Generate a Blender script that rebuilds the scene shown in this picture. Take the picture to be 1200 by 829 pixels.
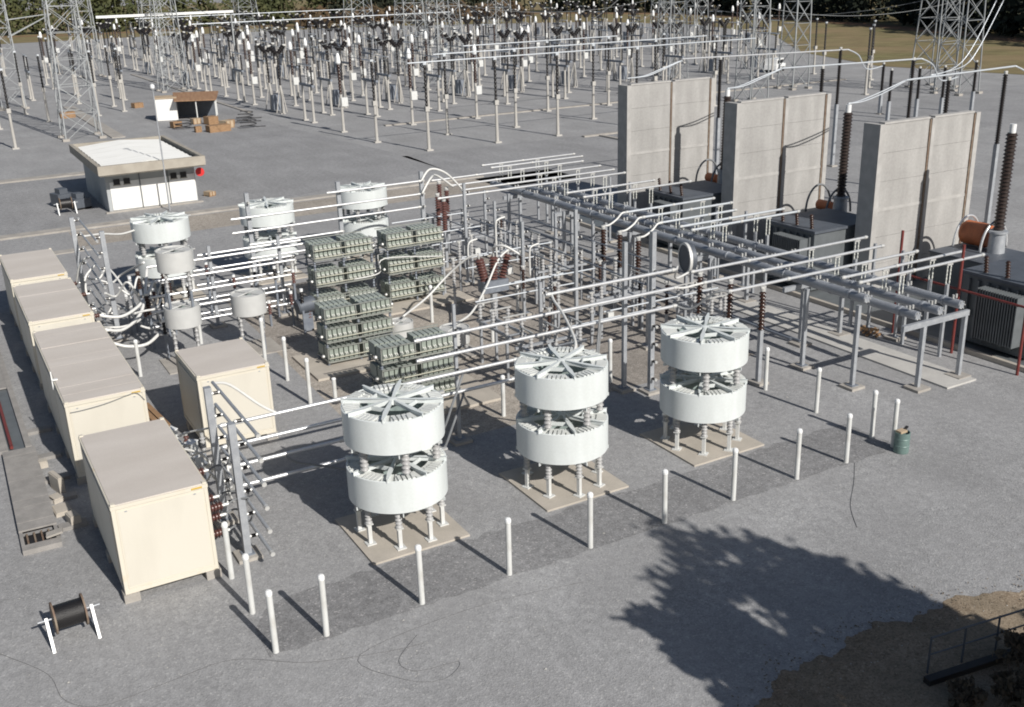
import bpy, math, random
from mathutils import Vector, Matrix
random.seed(7)
R = math.radians
scene = bpy.context.scene
for o in list(bpy.data.objects): bpy.data.objects.remove(o)
col = scene.collection

# ------------------------------------------------------------------ camera
YAW, PITCH, ROLL = R(29.105), R(19.93), R(-1.773)
F = Vector((math.sin(YAW)*math.cos(PITCH), math.cos(YAW)*math.cos(PITCH), -math.sin(PITCH)))
RT = Vector((math.cos(YAW), -math.sin(YAW), 0)); UP = RT.cross(F)
c_, s_ = math.cos(ROLL), math.sin(ROLL)
RT, UP = RT*c_ + UP*s_, UP*c_ - RT*s_
cd = bpy.data.cameras.new('camera'); cam = bpy.data.objects.new('camera', cd); col.objects.link(cam)
cam.matrix_world = Matrix(((RT.x, UP.x, -F.x, -5.219), (RT.y, UP.y, -F.y, -21.579), (RT.z, UP.z, -F.z, 15.258), (0, 0, 0, 1)))
cd.sensor_width = 36; cd.lens = 36.735; cd.clip_end = 3000; cd.clip_start = .1
scene.camera = cam
scene.render.engine = 'CYCLES'; scene.cycles.filter_width = 1.9
scene.render.resolution_x = 1024; scene.render.resolution_y = 707

# ------------------------------------------------------------------ light
SUN_EL = R(33.7); TO_SUN = Vector((0.147*math.cos(SUN_EL), -0.989*math.cos(SUN_EL), math.sin(SUN_EL)))
world = bpy.data.worlds.new('World'); scene.world = world; world.use_nodes = True
wn = world.node_tree.nodes; wl = world.node_tree.links
sky = wn.new('ShaderNodeTexSky'); sky.sky_type = 'NISHITA'; sky.sun_disc = False
sky.sun_elevation = SUN_EL; sky.sun_rotation = math.atan2(TO_SUN.x, TO_SUN.y)
sky.dust_density = 1.2; sky.air_density = 1.0
wl.new(sky.outputs[0], wn['Background'].inputs[0]); wn['Background'].inputs[1].default_value = .058
sd = bpy.data.lights.new('sun', 'SUN'); sd.energy = 5.0; sd.angle = R(.53); sd.color = (1, .955, .89)
sun = bpy.data.objects.new('sun', sd); col.objects.link(sun)
sun.rotation_euler = TO_SUN.to_track_quat('Z', 'Y').to_euler()
vs = scene.view_settings; vs.view_transform = 'Standard'; vs.look = 'None'; vs.exposure = -0.04; vs.gamma = 1

# ------------------------------------------------------------------ materials
MATS = {}
def mat(name, c, rough=.6, metal=0., var=.12, scale=3., bump=0., stretch=(1, 1, 1), c2=None, fine=None, coord='Object', thr=(.35, .7), spec=None):
    """principled with two-scale noise variation; c2 = stain colour"""
    m = bpy.data.materials.new(name); m.use_nodes = True; nt = m.node_tree; n = nt.nodes; l = nt.links
    b = n['Principled BSDF']; b.inputs['Roughness'].default_value = rough; b.inputs['Metallic'].default_value = metal
    if spec is not None: b.inputs['Specular IOR Level'].default_value = spec
    if coord == 'Position':
        g = n.new('ShaderNodeNewGeometry'); src = g.outputs['Position']
    else:
        g = n.new('ShaderNodeTexCoord'); src = g.outputs[coord]
    mp = n.new('ShaderNodeMapping'); mp.inputs['Scale'].default_value = stretch; l.new(src, mp.inputs[0])
    nz = n.new('ShaderNodeTexNoise'); nz.inputs['Scale'].default_value = scale; nz.inputs['Detail'].default_value = 6; l.new(mp.outputs[0], nz.inputs[0])
    rp = n.new('ShaderNodeValToRGB'); rp.color_ramp.elements[0].position = thr[0]; rp.color_ramp.elements[1].position = thr[1]
    d = c2 if c2 else tuple(x*(1-var) for x in c)
    rp.color_ramp.elements[0].color = (*d, 1); rp.color_ramp.elements[1].color = (*c, 1)
    l.new(nz.outputs[0], rp.inputs[0]); out = rp.outputs[0]
    if fine:
        n2 = n.new('ShaderNodeTexNoise'); n2.inputs['Scale'].default_value = fine[0]; n2.inputs['Detail'].default_value = 3; l.new(src, n2.inputs[0])
        mr = n.new('ShaderNodeMapRange'); mr.inputs[1].default_value = .25; mr.inputs[2].default_value = .75
        mr.inputs[3].default_value = 1-fine[1]; mr.inputs[4].default_value = 1+fine[1]; l.new(n2.outputs[0], mr.inputs[0])
        mx = n.new('ShaderNodeVectorMath'); mx.operation = 'SCALE'; l.new(out, mx.inputs[0]); l.new(mr.outputs[0], mx.inputs['Scale']); out = mx.outputs[0]
    l.new(out, b.inputs['Base Color'])
    if bump:
        bp = n.new('ShaderNodeBump'); bp.inputs['Strength'].default_value = bump; bp.inputs['Distance'].default_value = .02
        l.new((n2 if fine else nz).outputs[0], bp.inputs['Height']); l.new(bp.outputs[0], b.inputs['Normal'])
    MATS[name] = m; return m

def gravel(name, base, dark, light, big=.12, stain=None):
    m = bpy.data.materials.new(name); m.use_nodes = True; nt = m.node_tree; n = nt.nodes; l = nt.links
    b = n['Principled BSDF']; b.inputs['Roughness'].default_value = .95; b.inputs['Specular IOR Level'].default_value = .15
    g = n.new('ShaderNodeNewGeometry'); P = g.outputs['Position']
    vo = n.new('ShaderNodeTexVoronoi'); vo.inputs['Scale'].default_value = 22; l.new(P, vo.inputs[0])
    rp = n.new('ShaderNodeValToRGB'); e = rp.color_ramp.elements
    e[0].position = .0; e[0].color = (*dark, 1); e[1].position = .985; e[1].color = (*light, 1)
    x = e.new(.45); x.color = (*base, 1); x = e.new(.93); x.color = tuple(v*1.12 for v in base)+(1,)
    sx = n.new('ShaderNodeSeparateColor'); l.new(vo.outputs['Color'], sx.inputs[0]); l.new(sx.outputs[0], rp.inputs[0])
    def nzz(s, lo, hi, det=4, st=(1, 1, 1)):
        mp = n.new('ShaderNodeMapping'); mp.inputs['Scale'].default_value = st; l.new(P, mp.inputs[0])
        z = n.new('ShaderNodeTexNoise'); z.inputs['Scale'].default_value = s; z.inputs['Detail'].default_value = det; l.new(mp.outputs[0], z.inputs[0])
        r = n.new('ShaderNodeMapRange'); r.inputs[1].default_value = .3; r.inputs[2].default_value = .7; r.inputs[3].default_value = lo; r.inputs[4].default_value = hi
        l.new(z.outputs[0], r.inputs[0]); return z, r
    z1, r1 = nzz(.22, 1-big, 1+big, 5); z2, r2 = nzz(3.5, .86, 1.12, 5); z3, r3 = nzz(.8, .93, 1.06, 3, (1.0, .18, 1)); z4, r4 = nzz(40, .8, 1.2, 2)
    out = rp.outputs[0]
    for r in (r1, r2, r3, r4):
        v = n.new('ShaderNodeVectorMath'); v.operation = 'SCALE'; l.new(out, v.inputs[0]); l.new(r.outputs[0], v.inputs['Scale']); out = v.outputs[0]
    if stain:
        zz, rr = nzz(stain[1], 0, stain[2], 6)
        mx = n.new('ShaderNodeMix'); mx.data_type = 'RGBA'; mx.inputs[7].default_value = (*stain[0], 1); l.new(rr.outputs[0], mx.inputs[0]); l.new(out, mx.inputs[6]); out = mx.outputs[2]
    l.new(out, b.inputs['Base Color'])
    bp = n.new('ShaderNodeBump'); bp.inputs['Strength'].default_value = .35; bp.inputs['Distance'].default_value = .02
    l.new(vo.outputs['Distance'], bp.inputs['Height']); l.new(bp.outputs[0], b.inputs['Normal'])
    MATS[name] = m; return m

gravel('gravel', (.322, .323, .328), (.262, .263, .267), (.45, .45, .445), .12, ((.285, .283, .286), .32, .5))
gravel('dark_gravel', (.24, .24, .244), (.19, .19, .194), (.38, .37, .37), .14)
gravel('tan_gravel', (.37, .335, .295), (.26, .235, .205), (.5, .47, .42), .14)
gravel('brown_gravel', (.31, .283, .255), (.235, .213, .19), (.44, .41, .38), .16)
gravel('asphalt', (.285, .286, .292), (.245, .245, .25), (.34, .34, .34), .09)
gravel('dirt', (.27, .215, .16), (.19, .145, .10), (.36, .30, .23), .25, ((.17, .15, .11), .7, .6))
gravel('field', (.18, .165, .08), (.12, .115, .055), (.25, .22, .12), .35, ((.27, .20, .12), .06, .85))
gravel('clay', (.25, .15, .09), (.17, .1, .06), (.34, .24, .16), .25)
mat('white_paint', (.68, .72, .72), .45, 0, .1, 1.8, 0, (1, 1, .22), c2=(.61, .645, .64), thr=(.3, .6), fine=(16, .035))
mat('white_block', (.70, .72, .70), .5, 0, .12, 5)
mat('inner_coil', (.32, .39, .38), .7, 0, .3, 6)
mat('coil_grey', (.60, .63, .63), .6, 0, .2, 8, c2=(.45, .48, .48))
mat('grey_coil', (.55, .555, .545), .55, 0, .08, 3)
mat('post_white', (.62, .63, .62), .55, 0, .2, 4, 0, (1, 1, .4), c2=(.49, .485, .46), thr=(.25, .5))
mat('cream', (.63, .60, .525), .5, 0, .10, .8, 0, (1, 1, .3), c2=(.565, .535, .465), thr=(.28, .55), fine=(60, .02))
mat('cream_frame', (.65, .61, .52), .45, 0, .1, 2, c2=(.62, .52, .36), thr=(.25, .45))
mat('roof_greige', (.61, .565, .52), .75, 0, .15, .9, 0, (.5, 1.2, 1), c2=(.55, .505, .46), fine=(25, .05))
mat('rust', (.22, .09, .045), .8, 0, .4, 5)
mat('concrete', (.42, .395, .36), .9, 0, .2, 1.3, .15, c2=(.31, .29, .265), fine=(18, .08))
mat('pad_concrete', (.50, .455, .395), .9, 0, .15, 1.1, .1, c2=(.41, .375, .325), fine=(22, .06))
mat('pale_concrete', (.52, .51, .485), .9, 0, .15, 1.3, .1, c2=(.45, .44, .42), fine=(18, .06))
mat('wall_concrete', (.41, .402, .39), .92, 0, .2, .8, .15, (1.6, 1, .35), c2=(.325, .318, .308), fine=(9, .08))
mat('wall_edge', (.46, .45, .435), .9, 0, .2, 2, .1)
mat('lid_concrete', (.33, .315, .30), .92, 0, .25, 2, .15, c2=(.25, .24, .23), fine=(20, .08))
mat('galvanised', (.46, .48, .505), .5, .35, .2, 4, c2=(.36, .38, .41), fine=(20, .07))
mat('dull_steel', (.26, .29, .33), .55, .3, .25, 3, c2=(.19, .21, .25))
mat('duct_grey', (.40, .42, .45), .45, .3, .25, .8, c2=(.29, .31, .345), fine=(10, .06))
mat('aluminium', (.78, .79, .80), .33, .55, .1, 3, fine=(12, .05))
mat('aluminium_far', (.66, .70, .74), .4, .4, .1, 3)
mat('flex_white', (.72, .72, .70), .5, .1, .1, 6)
mat('clamp', (.70, .70, .68), .4, .4, .2, 6)
mat('brown_glaze', (.05, .026, .02), .28, 0, .3, 5)
mat('red_glaze', (.13, .06, .052), .35, 0, .25, 5)
mat('black_glaze', (.018, .015, .015), .3, 0, .3, 5)
mat('grey_glaze', (.42, .42, .42), .4, 0, .15, 5)
mat('bush_dark', (.045, .032, .028), .35, 0, .3, 5)
mat('can_green', (.33, .365, .325), .55, 0, .2, 3, c2=(.25, .285, .25))
mat('can_top', (.36, .40, .37), .6, 0, .2, 3)
mat('rack_steel', (.30, .315, .29), .6, .2, .2, 4)
mat('bushing_white', (.72, .73, .68), .4, 0, .1, 4)
mat('busbar_cream', (.58, .57, .47), .5, .1, .1, 4)
mat('pole_concrete', (.50, .485, .455), .85, 0, .15, 2, 0, (1, 1, .3), c2=(.40, .385, .36))
mat('cap_white', (.82, .83, .83), .35, 0, .05, 4)
mat('lattice', (.38, .40, .41), .55, .3, .2, 1)
mat('tank_grey', (.155, .17, .18), .5, .1, .2, 2)
mat('tank_top', (.11, .125, .15), .55, .1, .2, 2)
mat('orange_paint', (.52, .16, .06), .55, 0, .2, 3, c2=(.38, .12, .05))
mat('red_pipe', (.20, .04, .035), .5, 0, .25, 5)
mat('red_sign', (.65, .03, .03), .4, 0, .1, 5)
mat('wood', (.36, .225, .125), .8, 0, .3, 4, .1, (1, 6, 6), c2=(.25, .15, .08))
mat('cardboard', (.50, .39, .27), .85, 0, .2, 2)
mat('brown_roof', (.33, .20, .115), .8, 0, .3, 1.2, 0, (3, .4, 1), c2=(.25, .14, .08))
mat('roof_white', (.88, .88, .85), .8, 0, .12, 1.2, 0, (.35, 4, 1), c2=(.74, .74, .70), thr=(.3, .5))
mat('parapet', (.41, .38, .325), .85, 0, .15, 1.4, c2=(.33, .30, .255))
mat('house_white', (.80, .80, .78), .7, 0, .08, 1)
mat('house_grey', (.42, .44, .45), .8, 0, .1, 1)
mat('dark', (.02, .02, .022), .6, 0, .3, 4)
mat('reel_black', (.018, .017, .018), .45, 0, .5, 30, .3, (40, 1, 1))
mat('reel_flange', (.25, .21, .16), .7, 0, .3, 4, c2=(.16, .10, .07))
mat('can_teal', (.17, .25, .235), .45, .1, .2, 4)
mat('yellow_plate', (.60, .40, .08), .5, 0, .1, 4)
mat('cable_black', (.06, .06, .064), .6, 0, .2, 4)
mat('wire_grey', (.15, .15, .155), .7, 0, .3, 3)
mat('cable_grey', (.22, .23, .24), .6, 0, .2, 4)
mat('bark', (.10, .07, .05), .9, 0, .4, 5, .3)
mat('leaf', (.045, .062, .022), .7, 0, .5, .8, c2=(.028, .04, .015))
mat('leaf_dark', (.024, .032, .014), .8, 0, .5, .25, c2=(.013, .017, .009), coord='Position')
mat('leaf_olive', (.085, .085, .03), .8, 0, .5, .2, c2=(.05, .06, .02), coord='Position')
mat('leaf_brown', (.12, .072, .034), .8, 0, .5, .2, c2=(.07, .05, .025), coord='Position')
mat('leaf_dry', (.10, .075, .045), .8, 0, .5, 1, c2=(.05, .04, .025))
mat('litter', (.23, .18, .125), .9, 0, .4, 2, coord='Position')
mat('pebble', (.52, .51, .48), .9, 0, .3, 2, coord='Position')

# ------------------------------------------------------------------ mesh helpers
class MB:
    def __init__(s): s.v = []; s.f = []; s.sm = []
    def quad(s, a, b, c, d, sm=False):
        i = len(s.v); s.v += [a, b, c, d]; s.f.append((i, i+1, i+2, i+3)); s.sm.append(sm)
    def box(s, x0, x1, y0, y1, z0, z1):
        i = len(s.v)
        s.v += [(x0, y0, z0), (x1, y0, z0), (x1, y1, z0), (x0, y1, z0), (x0, y0, z1), (x1, y0, z1), (x1, y1, z1), (x0, y1, z1)]
        for q in ((0, 3, 2, 1), (4, 5, 6, 7), (0, 1, 5, 4), (1, 2, 6, 5), (2, 3, 7, 6), (3, 0, 4, 7)):
            s.f.append(tuple(i+k for k in q)); s.sm.append(False)
        return s
    def cbox(s, c, d): return s.box(c[0]-d[0]/2, c[0]+d[0]/2, c[1]-d[1]/2, c[1]+d[1]/2, c[2]-d[2]/2, c[2]+d[2]/2)
    def bar(s, a, b, w, h=None, up=(0, 0, 1)):
        """rectangular bar from a to b"""
        h = h or w; a = Vector(a); b = Vector(b); d = (b-a).normalized(); u = Vector(up)
        if abs(d.dot(u)) > .97: u = Vector((0, 1, 0))
        r = d.cross(u).normalized(); u = r.cross(d); i = len(s.v)
        for p in (a, b):
            for q in ((-1, -1), (1, -1), (1, 1), (-1, 1)): s.v.append(tuple(p + r*(q[0]*w/2) + u*(q[1]*h/2)))
        for q in ((0, 1, 2, 3), (7, 6, 5, 4), (0, 4, 5, 1), (1, 5, 6, 2), (2, 6, 7, 3), (3, 7, 4, 0)):
            s.f.append(tuple(i+k for k in q)); s.sm.append(False)
        return s
    def lathe(s, prof, c=(0, 0, 0), axis=(0, 0, 1), n=12, smooth=True):
        """prof: list of (r, h) along axis from c; each segment own verts -> crisp edges"""
        ax = Vector(axis).normalized(); u = Vector((1, 0, 0)) if abs(ax.x) < .9 else Vector((0, 1, 0))
        r_ = ax.cross(u).normalized(); t_ = ax.cross(r_); c = Vector(c)
        cs = [r_*math.cos(2*math.pi*k/n) + t_*math.sin(2*math.pi*k/n) for k in range(n)]
        for (r0, h0), (r1, h1) in zip(prof, prof[1:]):
            i = len(s.v)
            if r0 < 1e-6 and r1 < 1e-6: continue
            if r0 < 1e-6 or r1 < 1e-6:
                rr, hh, hc = (r1, h1, h0) if r0 < 1e-6 else (r0, h0, h1)
                s.v += [tuple(c + ax*hh + q*rr) for q in cs]
                if abs(hh-hc) < 1e-6:
                    s.f.append(tuple(range(i, i+n)) if r1 < 1e-6 else tuple(range(i+n-1, i-1, -1))); s.sm.append(False)
                else:
                    s.v.append(tuple(c+ax*hc))
                    for k in range(n):
                        a, b = i+k, i+(k+1) % n
                        s.f.append((a, b, i+n) if r1 < 1e-6 else (b, a, i+n)); s.sm.append(smooth)
                continue
            s.v += [tuple(c + ax*h0 + q*r0) for q in cs] + [tuple(c + ax*h1 + q*r1) for q in cs]
            for k in range(n):
                k2 = (k+1) % n; s.f.append((i+k, i+k2, i+n+k2, i+n+k)); s.sm.append(smooth)
        return s
    def cyl(s, a, b, r, r1=None, n=10):
        a = Vector(a); b = Vector(b); L = (b-a).length; r1 = r if r1 is None else r1
        return s.lathe([(0, 0), (r, 0), (r1, L), (0, L)], a, (b-a), n)
    def tube(s, pts, r, n=6, sub=6):
        P = [Vector(p) for p in pts]
        if sub > 1 and len(P) > 2:
            Q = []
            for i in range(len(P)-1):
                p0 = P[max(i-1, 0)]; p1 = P[i]; p2 = P[i+1]; p3 = P[min(i+2, len(P)-1)]
                for k in range(sub):
                    t = k/sub
                    Q.append(.5*((2*p1) + (p2-p0)*t + (2*p0-5*p1+4*p2-p3)*t*t + (3*p1-p0-3*p2+p3)*t**3))
            P = Q+[P[-1]]
        i0 = len(s.v); m = len(P); ref = Vector((.13, .27, .95)).normalized()
        for j, p in enumerate(P):
            d = (P[min(j+1, m-1)]-P[max(j-1, 0)]).normalized(); a = d.cross(ref)
            if a.length < .05: a = d.cross(Vector((1, 0, 0)))
            a.normalize(); b = d.cross(a)
            s.v += [tuple(p + (a*math.cos(2*math.pi*k/n)+b*math.sin(2*math.pi*k/n))*r) for k in range(n)]
        for j in range(m-1):
            for k in range(n):
                k2 = (k+1) % n; s.f.append((i0+j*n+k, i0+j*n+k2, i0+(j+1)*n+k2, i0+(j+1)*n+k)); s.sm.append(True)
        s.f.append(tuple(i0+n-1-k for k in range(n))); s.sm.append(False)
        s.f.append(tuple(i0+(m-1)*n+k for k in range(n))); s.sm.append(False)
        return s
    def ring(s, ro, ri, z0, z1, n=48, c=(0, 0, 0)):
        return s.lathe([(ri, z0), (ro, z0), (ro, z1), (ri, z1), (ri, z0)], c, (0, 0, 1), n)
    def insul(s, a, b, r, core=.55, sheds=8, n=10):
        a = Vector(a); b = Vector(b); L = (b-a).length; p = [(0, 0), (r*core, 0)]; h = L/sheds
        for k in range(sheds): p += [(r*core, h*(k+.15)), (r, h*(k+.35)), (r*.92, h*(k+.5)), (r*core, h*(k+.75))]
        p += [(r*core, L), (0, L)]
        return s.lathe(p, a, b-a, n)
    def mesh(s, name, *mats):
        me = bpy.data.meshes.new(name); me.from_pydata(s.v, [], s.f); me.polygons.foreach_set('use_smooth', s.sm)
        for m in mats: me.materials.append(MATS[m] if isinstance(m, str) else m)
        me.update(); return me
    def obj(s, name, m, parent=None, loc=None):
        return link(name, s.mesh(name, m), parent, loc)
def link(name, me, parent=None, loc=None):
    o = bpy.data.objects.new(name, me); col.objects.link(o)
    if parent: o.parent = parent
    if loc: o.location = loc
    return o
def tag(o, label=None, cat=None, group=None, kind=None):
    if label: o['label'] = label
    if cat: o['category'] = cat
    if group: o['group'] = group
    if kind: o['kind'] = kind
    return o
def thing(name, label, cat, loc=(0, 0, 0), rz=0, group=None):
    o = bpy.data.objects.new(name, None); col.objects.link(o); o.location = loc; o.rotation_euler = (0, 0, rz); o.empty_display_size = .2
    return tag(o, label, cat, group)
def dup(o, loc=None, rz=None, label=None, parent=None, sc=None):
    c = o.copy(); col.objects.link(c)
    if parent: c.parent = parent
    if loc is not None: c.location = loc
    if rz is not None: c.rotation_euler = (0, 0, rz)
    if sc: c.scale = sc
    if label: c['label'] = label
    for ch in list(o.children): dup(ch, parent=c)
    return c
def sheet(name, pts, z, m, kind='structure', label=None, cat='ground'):
    mb = MB(); mb.v = [(x, y, z) for x, y in pts]; mb.f = [tuple(range(len(pts)))]; mb.sm = [False]
    return tag(mb.obj(name, m), label or name.replace('_', ' '), cat, kind=kind)
def rect(x0, x1, y0, y1): return [(x0, y0), (x1, y0), (x1, y1), (x0, y1)]
LV = [.6+.705*k for k in range(7)]           # busbar levels

# ------------------------------------------------------------------ ground
sheet('ground', rect(-900, 1200, -500, 1500), 0, 'gravel', label='grey gravel ground of the whole yard')
sr = random.Random(8); st = [(-.2+k*.36, -.12+sr.uniform(-.07, .07)) for k in range(61)] + [(21.5+sr.uniform(-.1, .1), .4+k*.35) for k in range(5)] + [(21.4-k*.36, 2.25+sr.uniform(-.12, .12)) for k in range(58)] + [(.3, 1.9), (-.15, 1.2)]
sheet('gravel_strip', st, .004, 'dark_gravel', label='darker gravel strip along the row of white posts')
sheet('road', [(-60, 53.8), (18, 54.6), (33, 58), (33.5, 66), (31, 95), (30.5, 160), (22, 160), (18, 76), (-60, 76)], .004, 'asphalt', label='smooth grey asphalt road beside the low building')
sheet('side_road', [(33, 45), (33, 66.5), (130, 66.5), (130, 45)], .004, 'asphalt', label='smooth grey asphalt road in front of the far switchyard')
sheet('tan_verge', [(2.5, 47.5), (40, 47.8), (40, 52.4), (2.5, 52.3)], .004, 'tan_gravel', label='tan gravel verge beside the concrete kerb')
sheet('tan_verge', [(6.5, 8.6), (13, 8.6), (13, 11), (16, 11), (16, 22), (6.8, 22)], .004, 'tan_gravel', label='tan stony ground under the capacitor racks')
sheet('worn_ground', [(13.02, 9.2), (23.6, 9.3), (24, 14), (26.9, 22.3), (26.5, 31), (14, 31.5), (7, 31), (6.9, 22.02), (16.02, 22.02), (16.02, 10.98), (13.02, 10.98)], .004, 'brown_gravel', label='brownish stony ground under the middle of the yard')
for pts, zz in (((7.6, 10.5, 17.2, 19.6), .1), ((9.6, 17.0, 23.6, 26.6), .1), ((7.6, 11.8, 11.4, 13.8), .1)):
    x0, x1, y0, y1 = pts; tag(MB().box(x0-.5, x1+.6, y0-.5, y1+.4, -.05, zz).obj('concrete_pad', 'pad_concrete'), 'tan concrete slab under a capacitor rack', 'concrete pad', kind='structure')
dr = random.Random(5); d0 = [(6.4, -9.4), (7.2, -8.2), (8.4, -7.5), (10.5, -7.0), (12.6, -6.9), (15.2, -7.1), (20, -8.2), (30, -10)]; dirt = []
for (xa, ya), (xb, yb) in zip(d0, d0[1:]):
    for k in range(30):
        q = xa+(xb-xa)*k/30; dirt.append((q, ya+(yb-ya)*k/30+.13*math.sin(q*2.1)+.08*math.sin(q*5.3+1)+.05*math.sin(q*11.7)+dr.uniform(-.04, .04)))
dirt += [(60, -14), (60, -60), (2, -60), (4.6, -12)]
sheet('dirt_bank', dirt, .006, 'dirt', label='brown earth at the foot of the slope')
sheet('grass_field', [(134, 40), (129, 98), (142, 128), (176, 172), (198, 225), (195, 275), (140, 325), (60, 340), (25, 340), (-150, 340), (-150, 900), (900, 900), (900, -80), (150, -80)], .03, 'field', label='rough grass field beyond the gravel yard')
def band(pts, w, z, m, name, lab):
    mb = MB(); v = []; P = [Vector((x, y)) for x, y in pts]
    for i, p in enumerate(P):
        d = (P[min(i+1, len(P)-1)]-P[max(i-1, 0)]).normalized(); q = Vector((-d.y, d.x))*w/2; v += [(p.x+q.x, p.y+q.y, z), (p.x-q.x, p.y-q.y, z)]
    mb.v = v; mb.f = [(2*i, 2*i+1, 2*i+3, 2*i+2) for i in range(len(P)-1)]; mb.sm = [False]*len(mb.f)
    return tag(mb.obj(name, m), lab, 'track', kind='structure')
WOOD = [(-60, 420), (29, 405), (60, 388), (104, 395), (140, 361), (200, 385), (232, 378), (253, 304), (239, 223), (211, 154), (195, 120), (178, 80), (172, 20)]
band([(x*.985-3, y*.985-3) for x, y in WOOD], 7, .05, 'clay', 'dirt_track', 'bare clay track in front of the wood')
# kerbs
def kerb(x0, x1, y0, y1, z, lab, m='concrete', name='kerb'):
    return tag(MB().box(x0, x1, y0, y1, -.1, z).obj(name, m), lab, 'kerb', kind='structure')
kerb(-60, 7.2, 75.6, 76.9, .12, 'pale concrete kerb behind the low building')
kerb(-60, 34, 52.6, 53.6, .12, 'pale concrete kerb in front of the low building')
kerb(-12, 3.2, 46.2, 47.1, .06, 'concrete kerb beyond the cream cabins')
kerb(52, 66, 65.2, 65.7, .14, 'concrete kerb of the gravel bed beyond the fire walls')
kerb(53.5, 54, 52, 64.9, .14, 'concrete kerb running towards the fire walls')
kerb(40, 110, 86.5, 87.1, .12, 'long concrete kerb through the far switchyard')
kerb(31.5, 32, 110, 185, .12, 'concrete cable trench edge beside the far switchyard')
kerb(13.2, 14.6, 98, 135, .1, 'concrete path past the lattice tower', name='path')
tag(MB().box(26.95, 28.6, 2.4, 22, -.1, .07).obj('path', 'pale_concrete'), 'pale concrete walkway under the grey bus ducts', 'path', kind='structure')
tag(MB().box(31.0, 44, -3, 36, -.1, .09).obj('transformer_slab', 'tank_grey'), 'dark grey slab under the transformers', 'slab', kind='structure')  # slab shares the dark grey of the transformer tanks
tag(MB().box(30.8, 31.0, -3, 36, -.1, .2).obj('kerb', 'pad_concrete'), 'tan concrete kerb around the transformer slab', 'kerb', kind='structure')

# ------------------------------------------------------------------ white posts
pm = MB().lathe([(.078, 0), (.078, 1.6)], n=14).mesh('post', 'post_white')
pc = MB().lathe([(.088, 1.6), (.09, 1.66), (.075, 1.71), (.04, 1.735), (0, 1.74)], n=14).mesh('cap', 'cap_white')
def wpost(x, y, h, label, group):
    t = thing('white_post', label, 'post', (x, y, 0), random.uniform(0, 6), group)
    t.rotation_euler = (random.uniform(-.008, .008), random.uniform(-.008, .008), random.uniform(0, 6)); t.scale = (1, 1, h/1.72)
    link('shaft', pm, t); link('cap', pc, t)
for i, x in enumerate((0, 1.29, 3.9, 6.5, 9.13, 11.74, 14.35, 16.95, 19.12)):
    wpost(x, 0, 1.72, ['white round post at the corner of the dark gravel strip, beside the cream cabin', 'white round post second from the corner by the cream cabin'][i] if i < 2 else 'white round post, %s along the front row from the cream cabin' % ('', '', 'third', 'fourth', 'fifth', 'sixth', 'seventh', 'eighth', 'last')[i], 'white posts along the front of the reactors')
for y in (1.95, 3.9): wpost(0, y, 1.72, 'white round post close against the end cabin wall' if y > 2 else 'white round post between the corner post and the end cabin', 'white posts beside the end cabin')
for x, y in ((21.29, 0), (21.29, .91), (21.29, 3.5), (21.29, 6.15)):
    wpost(x, y, 1.72, {0: 'white round post just behind the green drum', .91: 'white round post first beyond the one behind the green drum', 3.5: 'white round post second beyond the one behind the green drum', 6.15: 'white round post nearest the ducts in the row from the drum'}[y], 'white posts between drum and ducts')
for x, y, h in ((6.96, 14.4, .95), (11.65, 9.5, 1.6), (16.82, 10.1, 1.8), (6.02, 14.6, 1.87), (6.09, 17.57, 1.86), (6.0, 20.27, 1.95), (1.07, 21.5, 1.6), (4.27, 24.25, 1.5), (14.27, 21.04, 1.8), (17.25, 21.55, 1.6), (15.29, 16.97, 1.5), (18.31, 19.98, 1.4)):
    wpost(x, y, h, 'white round post standing among the capacitor racks and small coils', 'white posts inside the equipment yard')

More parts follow.
